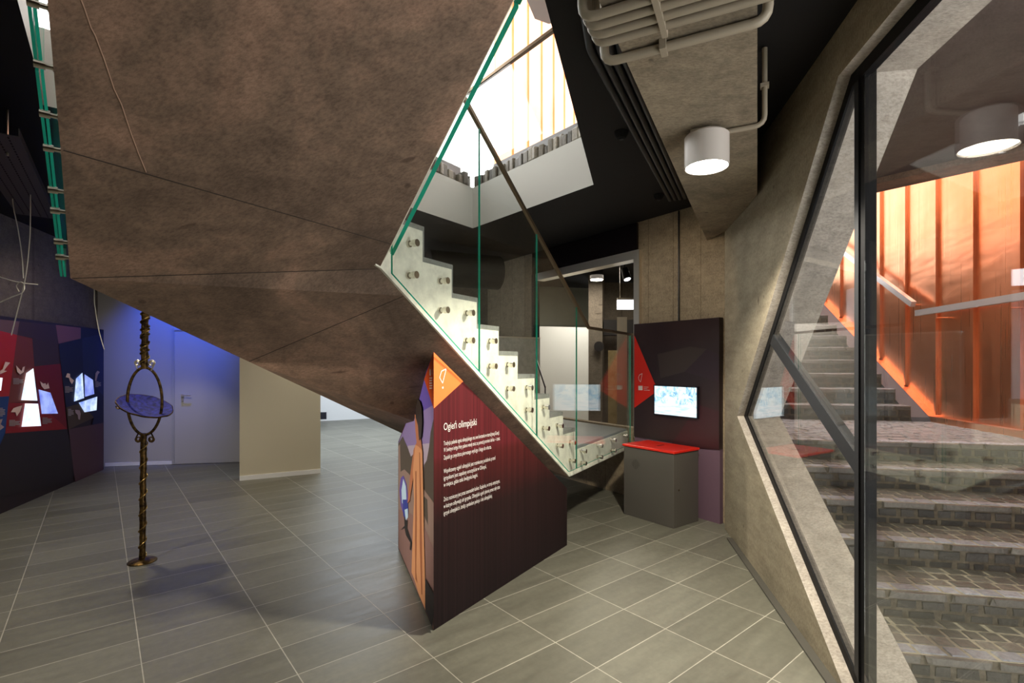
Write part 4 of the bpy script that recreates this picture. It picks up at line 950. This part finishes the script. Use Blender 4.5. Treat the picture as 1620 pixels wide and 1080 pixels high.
# dish, tilted down to the right and towards the camera
R_ = .185; tilt = Matrix.Rotation(math.radians(25), 4, 'Y') @ Matrix.Rotation(math.radians(9), 4, 'X')
dc = at(230, 641.5, 3.94)
def dish(prof):
    mb = MB(); n = 56; i = 0
    for r, z in prof:
        for k in range(n):
            a = 2*math.pi*k/n; wob = 1+.012*math.sin(7*a)+.01*math.sin(13*a+1)
            mb.v.append(dc+(tilt @ V3((r*wob*math.cos(a), r*wob*math.sin(a), z))))
    for p in range(len(prof)-1):
        for k in range(n): mb.f.append((p*n+k, p*n+(k+1) % n, (p+1)*n+(k+1) % n, (p+1)*n+k)); mb.m.append(0); mb.c.append(mb.col)
    return mb
d0 = .0
dish([(.001, -.035), (R_*.5, -.028), (R_*.85, -.010), (R_*.99, .004)]).build('dish', M['bluedish'], ms_, smooth=True)['label'] = 'blue hammered dish'
dish_o = [o for o in ms_.children if o.name == 'dish'][0]
dish([(R_*.99, .004), (R_*1.02, .004), (R_*1.02, -.006), (R_*.86, -.022), (R_*.5, -.04), (.001, -.047)]).build('dish_back', M['iron'], ms_, smooth=True)
mb = MB(); hc = dc+(tilt @ V3((-R_*.78, -.08, -.03))); mb.tube([hc+V3((.022*math.cos(t), 0, -.018+.022*math.sin(t))) for t in [math.pi*(1+k/10) for k in range(11)]], .005, 8); mb.build('dish_handle', M['iron'], dish_o, smooth=True)

# cable tray, hanging rod and loose wires
ct = empty('cable_tray', (-3.9, 4.2, 2.9), 'perforated black cable tray hanging under the dark ceiling at the far left', 'cable tray')
ta_ = at(-20, 205, 2.9); tb_ = at(58, 340, 4.6); ta_.z = tb_.z = 2.88; 
mb = MB(); td = (tb_-ta_).normalized(); tn = td.cross(EZ); mb.bar(ta_, tb_, .26, .004)
for s in (-1, 1): mb.bar(ta_+tn*.13*s+EZ*.025, tb_+tn*.13*s+EZ*.025, .004, .05)
mb.build('tray', mat('dark_perforated_metal', (.05, .045, .045), .45, .6), ct)
mb = MB(); L = (tb_-ta_).length; k = .05
while k < L:
    for s in (-.08, -.03, .03, .08): c = ta_+td*k+tn*s-EZ*.0025; mb.box(c, td, tn, EZ, .014, .004, .0004)
    k += .05
mb.build('slots', M['black'], ct)
r0 = at(12, 210, 3.2); mb = MB(); mb.tube([V3((r0.x, r0.y, 2.86)), V3((r0.x, r0.y, CZ))], .006, 8); mb.build('hanger_rod', M['steel'], ct)
wires = [([(20, 318), (28, 360), (34, 400), (37, 440)], 4.1), ([(48, 352), (46, 390), (40, 440), (28, 490), (18, 530)], 4.0), ([(0, 438), (20, 444), (40, 448), (60, 450)], 4.05), ([(0, 478), (18, 470), (36, 462), (38, 450), (32, 446), (26, 452), (30, 461)], 4.0), ([(149, 458), (151, 490), (157, 525), (165, 553)], 5.0)]
lab = ['thin pale wire hanging straight beside the curved one at far left', 'long curved pale wire hanging in front of the dark concrete wall', 'short horizontal pale wire crossing the hanging wires', 'looped pale wire end curling off the hanging wires', 'single pale wire hanging by the right end of the exhibit wall']
wm = mat('pale_wire', (.62, .60, .52), .4)
for (pts, d), l_ in zip(wires, lab):
    P_ = [at(x, y, d+.02*i) for i, (x, y) in enumerate(pts)]
    if l_.startswith(('thin', 'long', 'single')): P_ = [V3((P_[0].x, P_[0].y, CZ))]+P_
    out = []
    for i in range(len(P_)-1):
        p0, p1, p2, p3 = P_[max(i-1, 0)], P_[i], P_[i+1], P_[min(i+2, len(P_)-1)]
        for s in range(6):
            t = s/6; out.append(.5*((2*p1)+(p2-p0)*t+(2*p0-5*p1+4*p2-p3)*t*t+(3*p1-p0-3*p2+p3)*t**3))
    out.append(P_[-1]); mb = MB(); mb.tube(out, .0038, 6); o = mb.build('hanging_wire', wm, smooth=True); tag(o, l_, 'wire')
